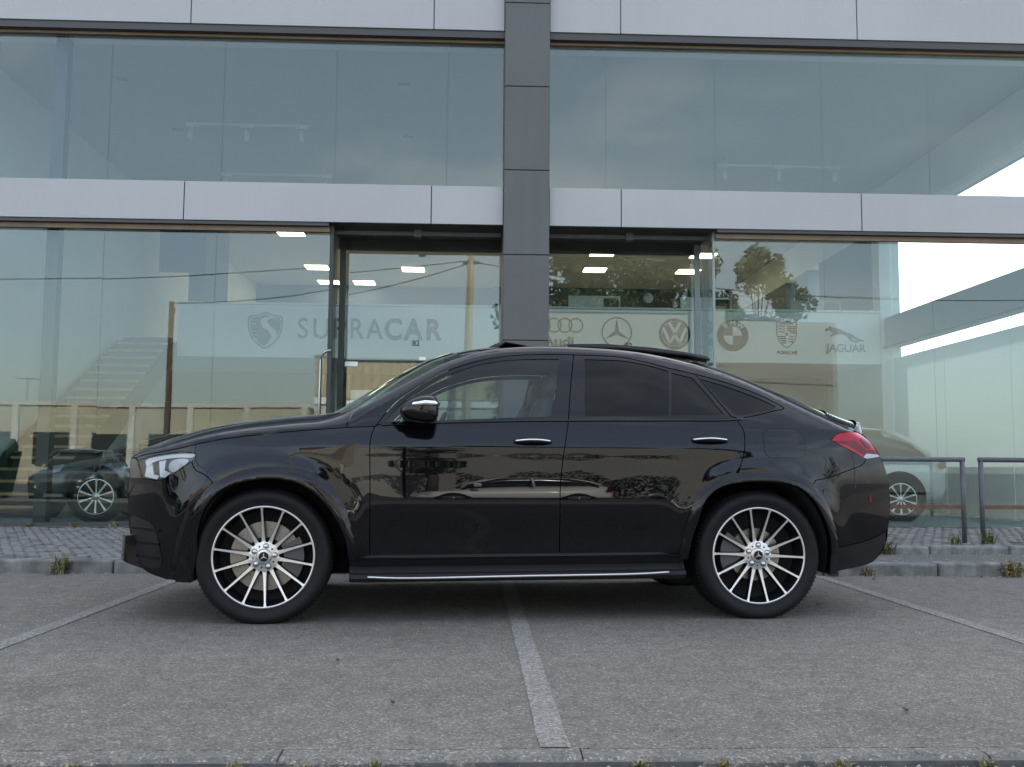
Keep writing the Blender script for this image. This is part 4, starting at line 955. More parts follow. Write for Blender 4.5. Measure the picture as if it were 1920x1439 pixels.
for a, b in ((fi, fo), (ri, ro)):
    da_, db_ = np.array(a), np.array(b)
    def rel(X, Z, da_=da_, db_=db_):
        def pd(Q):
            A_, B_ = Q[:-1], Q[1:]; d = B_-A_; L2 = (d*d).sum(1); px = np.stack([X, Z], -1)[..., None, :]
            t = np.clip(((px-A_)*d).sum(-1)/L2, 0, 1); return np.linalg.norm(px-(A_+d*t[..., None]), axis=-1).min(-1)
        di, do = pd(da_), pd(db_); t = di/np.maximum(di+do, 1e-6)
        return .026*(1-t)+.003*np.sin(math.pi*t)
    panel('arch_flare', a+b[::-1], M_paint, CAR, off=.004, gap=0, step=.014, flange=.06, relief=rel)
    # wheelhouse lining
    for sg in (-1, 1):
        vs = []; fs = []; n = len(a)
        for (x, z) in a:
            y = float(S(x, z))-.02; vs += [(x, sg*y, z), (x, sg*.52, z)]
        fs = [(2*i, 2*i+2, 2*i+3, 2*i+1) for i in range(n-1)]
        b_ = len(vs); vs += [(x, sg*.52, z) for x, z in a]; fs.append(tuple(b_+i for i in range(n)))
        mesh('wheelhouse', vs, fs, M_liner, CAR)
hl = cr(T['hood_line'], 5); ht = cr(T['hood_top'], 5); df = cr(T['door_front'], 5); dm = cr(T['door_mid'], 5); drr = cr(T['door_rear'][1:], 5)
hd = T['headlight']; head_top = cr(hd[:6], 5); head_low = cr(hd[5:], 4)+[hd[0]]
bf = cr([(-.418, .926), (-.395, .878), (-.330, .845), tuple(fm[kf])], 4)
br = cr(T['bump_rear'], 4); br[0] = tuple(rm[kb_])
fr_ = cr(T['front'][:5], 5)
# --- painted panels
panel('front_bumper', [(-.813, .947), (-.778, .941), (-.761, .926)]+head_low[::-1][1:-4]+bf[1:]+fm[:kf][::-1]+[(-.55, .245), (-.688, .288), (-.78, .36), (-.80, .50)]+fr_[::-1][1:-1], M_paint, CAR)
panel('fender', hl+cr([(.453, 1.130), (.55, 1.137), (.620, 1.139)], 2)[1:]+df[1:-1]+[(.605, .376), (.54, .374)]+fm[kf:-2][::-1]+bf[::-1][1:]+[(-.391, .9655)]+head_top[::-1][1:], M_paint, CAR)
panel('hood_side', hl+ht[::-1], M_paint, CAR, step=.025)
ap = cr(T['apillar'], 5)
dlo = T['dlo_top']; dtop = cr(dlo, 5)
belt = cr([(.629, 1.148), (.670, 1.152), (1.086, 1.173), (1.436, 1.185), (1.781, 1.192), (2.403, 1.202), (2.851, 1.214), (2.983, 1.240), (3.104, 1.270)], 5)
side = [(.453, 1.131), (.468, 1.18)]+ap+[(3.628, 1.142)]+cr([(3.627, 1.142), (3.516, 1.134), (3.475, 1.118), (3.444, 1.087)], 4)[1:]+cr([(3.444, 1.087), (3.556, 1.032), (3.613, 1.006), (3.688, .974)], 4)[1:]
side += br[::-1][1:]+rm[kr:kb_][::-1]+drr[::-1]+[(2.851, 1.2145), (2.983, 1.240), (3.104, 1.270)]+dtop[::-1][1:]+[(.620, 1.139)]
sf = panel('side_frame', side, M_paint, CAR, step=.03)
fdoor = panel('front_door', [(.620, 1.1385)]+belt[1:][:18]+[(1.7805, 1.190)]+cr(T['door_mid'][2:], 5)[1:]+[(.606, .374)]+df[::-1][1:-1], M_paint, CAR)
rdoor = panel('rear_door', [(1.781, 1.191)]+cr([(1.781, 1.192), (2.403, 1.202), (2.848, 1.205)], 6)[1:]+drr+rm[:kr][::-1][:-2]+[(2.47, .38), (1.726, .377)]+cr(T['door_mid'][2:], 5)[::-1][1:-1], M_paint, CAR)
rbump = panel('rear_bumper', br+[(3.790, .988)]+cr(T['rear'][2:7], 4)+cr(T['valance'], 3)[::-1]+rm[kb_:kv][::-1], M_paint, CAR)
panel('valance', cr(T['valance'], 3)+cr([(3.842, .439), (3.747, .332), (3.555, .288), (3.433, .269)], 3)+rm[kv:][::-1], M_plas, CAR)
# --- fuel flap: a shallow cut rim with its own cover
fx0, fz1 = T['fuel'][0]; fx1, fz0 = T['fuel'][1]
def rrect(x0, x1, z0, z1, r, n=6):
    out = []
    for cx, cz, a in ((x1-r, z1-r, 0), (x0+r, z1-r, 90), (x0+r, z0+r, 180), (x1-r, z0+r, 270)): out += [(cx+r*math.cos(R(a+90*k/n)), cz+r*math.sin(R(a+90*k/n))) for k in range(n+1)]
    return out
fl = rrect(fx0, fx1, fz0, fz1, .05)
panel('fuel_flap_gap', fl, M_liner, sf[0], off=.0006, gap=0, flange=0, sides=(-1,))
panel('fuel_flap', fl, M_paint, sf[0], off=.0018, gap=.003, flange=.002, sides=(-1,))
# --- window trim and glass
gq = {k: cr(T[k], 3, True) if False else T[k] for k in ('glass_f', 'glass_r', 'glass_r2', 'glass_q')}
gf = cr(T['glass_f'][:8], 4)+cr(T['glass_f'][8:10], 3)+[T['glass_f'][10]]
gr = cr(T['glass_r'][:5], 4)+T['glass_r'][5:]
gr2 = T['glass_r2']; gqq = cr(T['glass_q'][:5], 4)+T['glass_q'][5:]
i8 = 8*5; i12 = 12*5
t1 = dtop[:i8+1]+cr([(1.854, 1.618), (1.813, 1.404), (1.781, 1.192)], 4)[1:]+belt[:21][::-1][1:]
t2 = dtop[i8:i12+1]+[(2.807, 1.233), (2.845, 1.2125)]+cr([(1.781, 1.192), (2.403, 1.202), (2.845, 1.2125)], 6)[::-1][1:]+cr([(1.854, 1.618), (1.813, 1.404), (1.781, 1.192)], 4)[::-1][1:]
t3 = dtop[i12:]+[(2.983, 1.240), (2.851, 1.214), (2.809, 1.233)]
w1 = panel('window_frame', t1, M_gloss, CAR, [gf], off=-.004, step=.04)
w2 = panel('window_frame', t2, M_gloss, CAR, [gr, gr2], off=-.004, step=.04)
w3 = panel('window_frame', t3, M_gloss, CAR, [gqq], off=-.004, step=.04)
panel('front_window', gf, M_cglass, CAR, off=-.009, gap=-.002, flange=0, step=.06)
for gg in (gr, gr2, gqq): panel('privacy_window', gg, M_pglass, CAR, off=-.009, gap=-.002, flange=0, step=.06)
# belt moulding
for sg in (-1, 1):
    mb = MB(); pts = [(x, sg*(float(S(x, z-.004))+.002), z-.004) for x, z in belt[4:32]]; mb.tube(pts, .0065, 8); mb.build('belt_moulding', M_gloss, CAR, True)
# --- top surfaces
cap('hood', T['hood_top'], [(-.865, .950), (-.80, 1.02), (-.68, 1.075), (-.54, 1.115), (-.42, 1.15), (-.18, 1.197), (.06, 1.226), (.20, 1.238), (.30, 1.24)], M_paint, CAR, q=2.4)
cap('windscreen', T['apillar'][:6], [(.30, 1.242), (.44, 1.325), (.60, 1.43), (.76, 1.53), (.93, 1.62), (1.06, 1.668)], M_wglass, CAR, q=2.6)
ro_E = T['apillar'][5:14]; cap('roof', ro_E, [(1.06, 1.668), (1.23, 1.700), (1.39, 1.715), (1.634, 1.727), (1.737, 1.728), (1.937, 1.724), (2.213, 1.709), (2.46, 1.680), (2.72, 1.630)], M_paint, CAR, q=2.2)
cap('rear_window', T['apillar'][13:18], [(2.72, 1.630), (2.98, 1.548), (3.22, 1.455), (3.40, 1.385), (3.56, 1.315)], M_pglass, CAR, q=4.0)
cap('tailgate', [(3.477, 1.235), (3.56, 1.19), (3.632, 1.155)], [(3.56, 1.315), (3.66, 1.275), (3.76, 1.243)], M_paint, CAR, q=5.0)
cap('spoiler', [(3.632, 1.155), (3.66, 1.150), (3.700, 1.139), (3.717, 1.133)], [(3.76, 1.243), (3.80, 1.226), (3.795, 1.20), (3.765, 1.133)], M_paint, CAR, q=7.0)
cap('tail_panel', [(3.717, 1.133), (3.765, 1.057), (3.795, .999), (3.834, .918), (3.865, .803)], [(3.765, 1.133), (3.86, 1.057), (3.90, .999), (3.93, .918), (3.955, .803)], M_paint, CAR, q=2.6)
cap('rear_bumper_skin', [(3.865, .803), (3.871, .691), (3.855, .540), (3.842, .439), (3.747, .332), (3.555, .288)], [(3.955, .803), (3.965, .691), (3.95, .54), (3.93, .439), (3.83, .332), (3.60, .288)], M_plas, CAR, q=2.6)
cap('front_fascia', [(-.55, .245), (-.688, .288), (-.78, .36), (-.80, .50), (-.812, .555), (-.824, .714), (-.824, .846), (-.813, .947)], [(-.60, .245), (-.75, .288), (-.84, .36), (-.86, .50), (-.872, .555), (-.89, .714), (-.89, .846), (-.865, .950)], M_paint, CAR, q=2.3)
# grille, number plate, splitter lip
mb = MB()
for k in range(9):
    y = -.40+.1*k; mb.box(-.905, -.885, y-.006, y+.006, .62, .86)
mb.build('grille_bars', M_chrome, CAR); box('grille', -.897, -.86, -.46, .46, .60, .88, M_plas, CAR)
vs = []; fs = []; ny = 24
for j in range(-ny, ny+1):
    t = j/ny; y = .80*t; xf = -.925+.085*abs(t)**3+.02*abs(t)**8; xb = -.70
    vs += [(xf, y, .345), (xf+.004, y, .49), (xb, y*.97, .50), (xb+.02, y*.97, .285), (xf+.02, y, .332)]
for j in range(2*ny):
    for k in range(5): fs.append((j*5+k, j*5+(k+1) % 5, (j+1)*5+(k+1) % 5, (j+1)*5+k))
fs += [(0, 4, 3, 2, 1), tuple(2*ny*5+k for k in range(5))]
mesh('splitter', vs, fs, M_gloss, CAR)
panel('air_intake', cr(T['intake'], 3, True), M_plas, CAR, off=.003, gap=0, step=.03, flange=.004)
panel('air_vent', cr(T['vent'], 3, True), M_plas, CAR, off=.003, gap=0, step=.02, flange=.004)
for z in (.545, .465, .385):
    panel('intake_fin', [(-.785, z), (-.70, z-.006), (-.60, z-.012), (-.60, z-.024), (-.70, z-.019), (-.785, z-.014)], M_gloss, CAR, off=.010, gap=0, flange=.012)
# --- headlights
for sg in (-1, 1):
    h = panel('headlight', head_top+head_low[1:-1], M_hous, CAR, off=-.045, gap=.001, flange=-.045, sides=(sg,), step=.02)[0]
    panel('light_strip', cr(T['drl_top'], 3, True), M_drl, h, off=-.012, gap=0, flange=.03, sides=(sg,), step=.02)
    panel('light_block', T['drl_a'], M_drl, h, off=-.016, gap=0, flange=.028, sides=(sg,), step=.02)
    panel('light_block', T['drl_b'], M_drl, h, off=-.016, gap=0, flange=.028, sides=(sg,), step=.02)
    panel('projector', cr(T['proj'], 3, True), M_proj, h, off=-.03, gap=0, flange=.02, sides=(sg,), step=.02)
    panel('lens', head_top+head_low[1:-1], M_lens, h, off=.001, gap=.001, flange=0, sides=(sg,), step=.02)
    tl = cr([(3.444, 1.087), (3.475, 1.118), (3.516, 1.134), (3.627, 1.142), (3.696, 1.132), (3.735, 1.092), (3.763, 1.045), (3.792, .988)], 4)
    tb_ = cr([(3.792, .988), (3.688, .974), (3.613, 1.006), (3.556, 1.032), (3.444, 1.087)], 4)[1:-1]
    tlm = panel('tail_light', tl+tb_, M_red, CAR, off=.002, gap=.001, flange=.03, sides=(sg,), step=.02)[0]
    panel('dark_band', cr([(3.46, 1.083), (3.56, 1.058), (3.63, 1.022), (3.69, .995), (3.77, 1.003), (3.757, 1.03), (3.70, 1.03), (3.66, 1.055), (3.62, 1.085), (3.55, 1.085)], 3, True), M_redd, tlm, off=.0045, gap=0, flange=.003, sides=(sg,), step=.02)
    panel('inner_ring', cr([(3.655, 1.10), (3.705, 1.105), (3.735, 1.06), (3.72, 1.04), (3.69, 1.045), (3.67, 1.07)], 3, True), M_redd, tlm, off=.004, gap=0, flange=.003, sides=(sg,), step=.02)
    panel('reversing_lens', T['tail_w'], M_drl, tlm, off=.006, gap=0, flange=.005, sides=(sg,), step=.02)
    panel('reflector', [(3.698, .752), (3.716, .748), (3.718, .705), (3.700, .703)], M_redd, CAR, off=.003, gap=0, flange=.004, sides=(sg,), step=.02)
    # --- door handles
    for door, (hx, hz) in ((fdoor, (1.557, 1.055)), (rdoor, (2.650, 1.074))):
        d = door[0 if sg < 0 else 1]
        bowl = [(hx+.118*math.cos(a), hz-.006+.043*math.sin(a)) for a in np.linspace(0, 2*math.pi, 28, endpoint=False)]
        panel('handle_bowl', bowl, M_gloss, d, off=.0015, gap=0, flange=0, sides=(sg,), step=.02)
        g_ = MB(); n = 15
        for i in range(n+1):
            t = i/n; x = hx-.115+.23*t; bow = .036*math.sin(math.pi*t)**.5; th = .013+.006*math.sin(math.pi*t); zz = hz+.004+.006*math.sin(math.pi*t)
            y = float(S(x, zz))+bow
            for k in range(8):
                a = 2*math.pi*k/8; g_.v.append((x, sg*(y+.008*math.cos(a)), zz+th*math.sin(a)))
        for i in range(n):
            for k in range(8): g_.f.append((i*8+k, (i+1)*8+k, (i+1)*8+(k+1) % 8, i*8+(k+1) % 8)); g_.m.append(0)
        gp = g_.build('door_handle', M_paint, d, True)
        c_ = MB(); pts = []
        for i in range(n+1):
            t = i/n; x = hx-.112+.224*t; bow = .036*math.sin(math.pi*t)**.5; zz = hz+.006+.008*math.sin(math.pi*t); pts.append((x, sg*(float(S(x, zz))+bow+.007), zz))
        c_.tube(pts, .0058, 8); c_.build('chrome_strip', M_chrome, gp, True)
    # --- mirrors
    mp_ = cr(T['mirror'], 3, True); mc = np.mean(np.array(mp_), 0); mb = MB(); lay = [(.075, .90), (.085, .985), (.12, 1.0), (.17, .985), (.215, .93), (.245, .82), (.262, .62), (.268, .30)]
    for (o_, k) in lay:
        for p in mp_:
            q_ = mc+(np.array(p)-mc)*k; mb.v.append((q_[0]+.05*(o_-.14), sg*(.925+o_), q_[1]))
    nn = len(mp_)
    for i in range(len(lay)-1):
        for k in range(nn): mb.f.append((i*nn+k, i*nn+(k+1) % nn, (i+1)*nn+(k+1) % nn, (i+1)*nn+k)); mb.m.append(0)
    mb.f.append(tuple(range(nn-1, -1, -1))); mb.m.append(0); mb.f.append(tuple((len(lay)-1)*nn+k for k in range(nn))); mb.m.append(0)
    mm = mb.build('door_mirror', M_paint, CAR, True)
    st_ = []
    for x, z, o_ in ((.795, 1.245, .235), (.84, 1.262, .262), (.90, 1.268, .272), (.955, 1.266, .262), (.983, 1.262, .225)): st_.append((x+.05*(o_-.14), sg*(.925+o_-.004), z))
    MB().tube(st_, [.006, .012, .016, .016, .012], 8).build('silver_strip', M_chrome, mm, True)  # silver strip running round the outer mirror shell
    ft = MB(); pl = [(.70, 1.166), (.80, 1.200), (.93, 1.195), (.945, 1.172), (.86, 1.150), (.74, 1.152)]
    for (o_, k) in ((-.02, 1.0), (.05, .8), (.12, .62)):
        c2 = np.mean(np.array(pl), 0)
        for p in pl: q_ = c2+(np.array(p)-c2)*k; ft.v.append((q_[0]+.4*max(0, o_)*.3, sg*(.95+o_), q_[1]))
    for i in range(2):
        for k in range(6): ft.f.append((i*6+k, i*6+(k+1) % 6, (i+1)*6+(k+1) % 6, (i+1)*6+k)); ft.m.append(0)
    ft.build('mirror_foot', M_gloss, mm)
    # --- sill and running board
    sl = MB()
    prof = [(.900, .40), (.968, .392), (.985, .372), (.975, .36), (.955, .325), (.985, .292), (1.012, .284), (1.018, .262), (1.005, .240), (.92, .232), (.80, .26)]
    xs_ = [.49, .52, .60, 1.0, 1.5, 2.0, 2.35, 2.44, 2.49]; fac = [.80, .92, 1, 1, 1, 1, 1, .94, .82]
    for x, f_ in zip(xs_, fac):
        for (y, z) in prof: sl.v.append((x, sg*(.90+(y-.90)*f_), z+.020*(x-1.2)/1.3*.5))
    k = len(prof)
    for i in range(len(xs_)-1):
        for j in range(k): sl.f.append((i*k+j, i*k+(j+1) % k, (i+1)*k+(j+1) % k, (i+1)*k+j)); sl.m.append(0)
    sl.f += [tuple(range(k)), tuple((len(xs_)-1)*k+j for j in range(k-1, -1, -1))]; sl.m += [0, 0]
    s_o = sl.build('running_board', M_plas, CAR)
    MB().tube([(x, sg*1.017, z) for x, z in cr(T['chrome'], 4)], .0075, 8).build('chrome_strip', M_satin, s_o, True)
    MB().tube([(.50, sg*.986, .373), (2.48, sg*.986, .390)], .004, 6).build('sill_edge', M_gloss, s_o, True)
# --- sunroof tilted open, deflector, roof lining
mb = MB(); ny = 14; vs = []; fs = []
for i, (x, z) in enumerate(((1.86, 1.716), (2.1, 1.722), (2.4, 1.706), (2.62, 1.682), (2.80, 1.654))):
    for j in range(-ny, ny+1): t = j/ny; vs.append((x, .50*t, z+.034*(1-t*t)))
c = 2*ny+1
fs = [(i*c+j, i*c+j+1, (i+1)*c+j+1, (i+1)*c+j) for i in range(4) for j in range(2*ny)]
o = mesh('sunroof_panel', vs, fs, M_gloss, CAR, True); md = o.modifiers.new('solid', 'SOLIDIFY'); md.thickness = .045; md.offset = -1 if False else 1
for sg in (-1, 1): MB().tube([(1.84, sg*.56, 1.690), (2.2, sg*.56, 1.688), (2.62, sg*.55, 1.655), (2.80, sg*.53, 1.628)], .011, 8).build('sunroof_rail', M_plas, CAR, True)
vs = []; fs = []
for j in range(-12, 13):
    t = j/12; vs += [(1.30+.06*t*t, .52*t, 1.665+.03*(1-t*t)), (1.38+.06*t*t, .50*t, 1.722+.02*(1-t*t)), (1.56+.02*t*t, .50*t, 1.700+.02*(1-t*t))]
fs = [(3*j+k, 3*j+k+1, 3*j+k+4, 3*j+k+3) for j in range(24) for k in range(2)]
o = mesh('wind_deflector', vs, fs, M_plas, CAR, True); md = o.modifiers.new('solid', 'SOLIDIFY'); md.thickness = .008
cap('headliner', shift(T['apillar'][5:15], 0, -.02), shift(T['apillar'][5:15], 0, .005), M_lining, CAR, q=2.)
# --- underbody, cabin tub, seats
MB().box(-.45, 3.45, -.50, .50, .235, .42).box(.52, 2.42, -.90, .90, .245, .44).build('underbody', M_liner, CAR)
MB().box(-.78, .44, -.66, .66, .42, .90).box(.56, 2.40, -.88, .88, .44, .62).box(2.40, 3.75, -.50, .50, .42, 1.0).box(3.42, 3.78, -.72, .72, .42, .98).build('inner_structure', M_liner, CAR)
MB().tube([(.72, -.05, .243), (.72, -.93, .243)], .012, 6).build('drain', M_liner, CAR)
for sg in (-1, 1):
    for x0_, x1_ in ((.58, 1.70), (1.74, 2.42)):
        mesh('door_card', [(x0_, sg*.86, .50), (x1_, sg*.86, .50), (x1_, sg*.86, 1.165), (x0_, sg*.86, 1.145)], [(0, 1, 2, 3)], M_lining, CAR)
def dash():
    mb = MB(); prof = [(.45, .75), (.42, 1.16), (.60, 1.17), (.85, 1.13), (.92, 1.05), (.86, .90), (.80, .70)]; n = len(prof)
    for y in (-.84, .84): mb.v += [(x, y, z) for x, z in prof]
    mb.f += [tuple(range(n)), tuple(range(2*n-1, n-1, -1))]+[(i, n+i, n+(i+1) % n, (i+1) % n) for i in range(n)]; mb.m += [0]*(n+2); mb.build('dashboard', M_lining, CAR)
dash()
def seat(x, y, w, bench=False):
    def rslab(pts, hw):
        mb = MB(); n = len(pts); secs = [(-hw, .86), (-hw*.94, .97), (-hw*.6, 1.), (0, .985), (hw*.6, 1.), (hw*.94, .97), (hw, .86)]
        c_ = np.mean(np.array(pts), 0)
        for yy, k in secs:
            for p in pts: q_ = c_+(np.array(p)-c_)*k; mb.v.append((x+q_[0], y+yy, q_[1]))
        for i in range(len(secs)-1):
            for k in range(n): mb.f.append((i*n+k, i*n+(k+1) % n, (i+1)*n+(k+1) % n, (i+1)*n+k)); mb.m.append(0)
        mb.f += [tuple(range(n-1, -1, -1)), tuple((len(secs)-1)*n+k for k in range(n))]; mb.m += [0, 0]; return mb
    s_ = rslab(cr([(-.30, .62), (.22, .60), (.26, .74), (.0, .79), (-.28, .80), (-.34, .72)], 3, True), w).build('seat', M_seat, CAR, True)
    rslab(cr([(.14, .72), (.30, .72), (.42, 1.05), (.47, 1.28), (.44, 1.36), (.36, 1.36), (.30, 1.18), (.20, .92)], 3, True), w*.92).build('backrest', M_seat, s_, True)
    for hy in ((0,) if not bench else (-w*.62, 0, w*.62)):
        mb = rslab(cr([(.40, 1.37), (.50, 1.37), (.53, 1.47), (.50, 1.53), (.43, 1.53), (.395, 1.45)], 3, True), .13)
        for i, v in enumerate(mb.v): mb.v[i] = (v[0], v[1]+hy, v[2])
        mb.build('headrest', M_seat, s_, True)
seat(1.32, -.40, .26); seat(1.32, .40, .26); seat(2.22, 0, .62, True)
sw_ = MB(); cx, cz = .98, 1.085
pts = []
for k in range(29):
    a = 2*math.pi*k/28; u, v = .185*math.cos(a), .185*math.sin(a); pts.append((cx+v*.42, -.40+u, cz+v*.90))
sw_.tube(pts, .015, 8, caps=False); sw_.tube([(cx-.12, -.40, cz-.05), (cx, -.40, cz)], .05, 10); sw_.tube([(cx, -.57, cz), (cx, -.23, cz)], .018, 8); sw_.build('steering_wheel', M_seat, CAR, True)
for sg in (-1, 1):
    mesh('pillar_lining', [(1.70, sg*.90, 1.16), (1.90, sg*.90, 1.16), (1.95, sg*.70, 1.60), (1.77, sg*.70, 1.60)], [(0, 1, 2, 3)], M_lining, CAR)

# --- wheels: shared meshes
def wheel_meshes():
    D = {}
    def keep(k, mb, mats, smooth=True):
        o = mb.build(k, mats, None, smooth); D[k] = o.data; bpy.data.objects.remove(o)
    # outboard side is -y; rim face around y=0
    RT = .392
    prof = [(.276, .035), (.290, -.004), (.296, -.012), (.304, -.010), (.318, -.020), (.335, -.026), (.352, -.027), (.366, -.022), (.377, -.010), (.384, .004), (.389, .018), (RT, .045)]
    for k in range(5):
        y = .045+.042*k; prof += [(RT, y+.016), (RT-.007, y+.018), (RT-.007, y+.024), (RT, y+.026)]
    prof += [(RT, .262), (.386, .280), (.374, .296), (.345, .302), (.30, .290), (.276, .255)]
    mb = MB(); mb.lathe(prof, 120)
    for i, v in enumerate(mb.v):
        if v[2] < -WZ+.001: mb.v[i] = (v[0], v[1], -WZ+.001)
        elif v[2] < -WZ+.05: mb.v[i] = (v[0], v[1]-(.004*(1-(v[2]+WZ)/.05) if v[1] < .1 else 0), v[2])
    for k in range(90):      # shoulder sipes
        a = 2*math.pi*k/90; ca, sa = math.cos(a), math.sin(a); b = len(mb.v)
        if sa < -.93: continue
        tx, tz = -sa*.004, ca*.004
        for r_, y in ((.3885, .012), (.3925, .044)):
            mb.v += [(r_*ca-tx, y, r_*sa-tz), (r_*ca+tx, y, r_*sa+tz), ((r_+.003)*ca+tx, y-.004, (r_+.003)*sa+tz), ((r_+.003)*ca-tx, y-.004, (r_+.003)*sa-tz)]
        mb.f += [(b, b+1, b+2, b+3), (b+3, b+2, b+6, b+7), (b, b+3, b+7, b+4), (b+1, b+5, b+6, b+2)]; mb.m += [0]*4
    keep('tyre', mb, M_rub)
    mb = MB(); mb.lathe([(.2935, -.006), (.2935, -.010), (.2905, -.0125), (.2835, -.0125), (.2815, -.009)], 96, 0); mb.lathe([(.2815, -.009), (.277, .012), (.268, .04), (.262, .10), (.265, .20), (.276, .25)], 96, 1)
    keep('rim', mb, [M_mach, M_blk])
    mb = MB(); mb.lathe([(.262, .11), (.21, .12), (.0, .12)], 48, 0); keep('shadow_plate', mb, M_liner)
    # spoke along +z, to be rotated about y
    mb = MB(); n = 10; secs = []
    for i in range(n+1):
        t = i/n; r_ = .075+(.2845-.075)*t; w = .0078-.0028*t+(.006*(1-t)**6)+(.004*max(0, t-.9)*10)**1.0; y = .020-.032*t**1.4 if t < 1 else -.0125; dpt = .030+.012*(1-t)
        secs.append((r_, w, y, dpt))
    for (r_, w, y, dpt) in secs:
        mb.v += [(-w, y, r_), (w, y, r_), (w+.001, y+.003, r_), (w+.006, y+dpt, r_), (-w-.006, y+dpt, r_), (-w-.001, y+.003, r_)]
    for i in range(n):
        for k in range(6):
            mb.f.append((i*6+k, i*6+(k+1) % 6, (i+1)*6+(k+1) % 6, (i+1)*6+k)); mb.m.append(0 if k == 0 else 1)
    keep('spoke', mb, [M_mach, M_blk], False)
    # hub with scalloped edge, bolt pockets are dark cups
    mb = MB(); n = 140; ring = []
    for k in range(n):
        a = 2*math.pi*k/n; sc_ = .5+.5*math.cos(14*a); ring.append((.0835+.006*sc_, a))
    mb.v = [(r_*math.sin(a), .0185, r_*math.cos(a)) for r_, a in ring]+[(.046*math.sin(a), .012, .046*math.cos(a)) for r_, a in ring]+[((r_+.003)*math.sin(a), .055, (r_+.003)*math.cos(a)) for r_, a in ring]
    for k in range(n):
        k2 = (k+1) % n; mb.f += [(k, k2, n+k2, n+k), (k, 2*n+k, 2*n+k2, k2)]; mb.m += [0, 1]
    keep('hub', mb, [M_mach, M_blk], False)
    mb = MB(); mb.lathe([(0, .0035), (.010, .004), (.0135, .008), (.0135, .016)], 14, 0); mb.lathe([(.0155, .0125), (.0175, .0125), (.0175, .0165)], 18, 1); mb.lathe([(.0155, .0125), (.0135, .022)], 18, 1); keep('wheel_bolt', mb, [M_satin, M_blk])
    mb = MB(); mb.lathe([(.0055, .0128), (.0, .0128)], 10, 0); keep('bolt_hole', mb, M_blk)
    mb = MB(); mb.lathe([(.0, .002), (.028, .003)], 40, 1); mb.lathe([(.028, .003), (.029, .0015), (.040, .003), (.044, .007), (.046, .013)], 40, 0)
    stp = []
    for k in range(6):
        a = R(90+60*k); r_ = .0265 if k % 2 == 0 else .0045; stp.append((r_*math.cos(a), r_*math.sin(a)))
    plate(mb, stp, [], -.0005, .003, 0)
    keep('centre_cap', mb, [M_satin, M_blk], False)
    mb = MB(); mb.lathe([(.108, .070), (.199, .070), (.200, .074), (.199, .102), (.105, .102)], 72, 0); mb.lathe([(.108, .070), (.105, .060), (.06, .058)], 48, 1)
    for k in range(60):
        a = 2*math.pi*k/60; r_ = (.135, .155, .175)[k % 3]; b = len(mb.v)
        mb.v += [(r_*math.cos(a)+.0028*math.cos(q), .0694, r_*math.sin(a)+.0028*math.sin(q)) for q in np.linspace(0, 2*math.pi, 6, endpoint=False)]; mb.f.append(tuple(b+i for i in range(6))); mb.m.append(1)
    keep('brake_disc', mb, [M_disc, M_liner], False)
    mb = MB(); pl = [(.118*math.cos(a), .118*math.sin(a)) for a in np.linspace(R(-38), R(30), 10)]+[(.225*math.cos(a), .225*math.sin(a)) for a in np.linspace(R(30), R(-38), 10)]
    plate(mb, pl, [], .050, .12); keep('brake_caliper', mb, M_cal, False)
    return D
WM = wheel_meshes()
def wheel(x, sg, rot, calrot):
    w = link('wheel', WM['rim'], CAR, (x, sg*.965, WZ)); w.rotation_euler = (0, 0, 0 if sg < 0 else math.pi)
    def sub(k, nm=None, ry=0., dx=0, dz=0):
        o = link(nm or k, WM[k], w); o.rotation_euler = (0, ry, 0); o.location = (dx, 0, dz); return o
    sub('tyre'); sub('shadow_plate', 'barrel_back'); bd_ = sub('brake_disc'); bd_.scale = (1, 1, 1) if x < 1 else (.80, 1, .80); sub('brake_caliper', ry=calrot); sub('hub', ry=R(rot)); sub('centre_cap', ry=R(-4))
    for k in range(14): sub('spoke', ry=R(rot+360/14*k))
    for k in range(5):
        a = R(rot+14+72*k); sub('wheel_bolt', dx=.0605*math.sin(a), dz=.0605*math.cos(a)); a2 = a+R(36); sub('bolt_hole', dx=.0625*math.sin(a2), dz=.0625*math.cos(a2))
for sg in (-1, 1):
    wheel(0, sg, -3.5, 0); wheel(WB, sg, -10.4, math.pi)
# ------------------------------------------------------------------ other cars: two inside the showroom, one parked across the lane (seen mirrored)
def spoke_wheel(parent, x, y, sg, r=.33, rr_=.235, nsp=10, m=None):
    mb = MB(); mb.lathe([(rr_-.012, .02), (rr_+.004, -.006), (rr_+.02, -.014), (r-.03, -.016), (r-.008, -.004), (r, .03), (r, .19), (r-.03, .205), (rr_, .19)], 40)
    o = mb.build('wheel', M_rub, parent, True); o.location = (x, y, r); o.rotation_euler = (0, 0, 0 if sg < 0 else math.pi)
    MB().lathe([(rr_, -.004), (rr_-.012, -.006), (rr_-.016, .02), (rr_-.03, .10), (0, .11)], 40).build('rim_barrel', M_blk, o, True)
    MB().lathe([(rr_+.002, -.006), (rr_-.010, -.008)], 40).build('rim_edge', M_mach, o, True)
    for k in range(nsp):
        a = 2*math.pi*k/nsp; mb = MB()
        for t, wd in ((.18, .020), (.55, .018), (.97, .034)):
            q = rr_*t; mb.v += [(-wd*.5, .006-.010*t, q), (wd*.5, .006-.010*t, q)]
        mb.f = [(0, 1, 3, 2), (2, 3, 5, 4)]; mb.m = [0, 0]
        sp = mb.build('spoke', M_mach, o); sp.rotation_euler = (0, a, 0)
    MB().lathe([(0, .0), (.05, .002), (.055, .02)], 20).build('hub', M_mach, o, True)
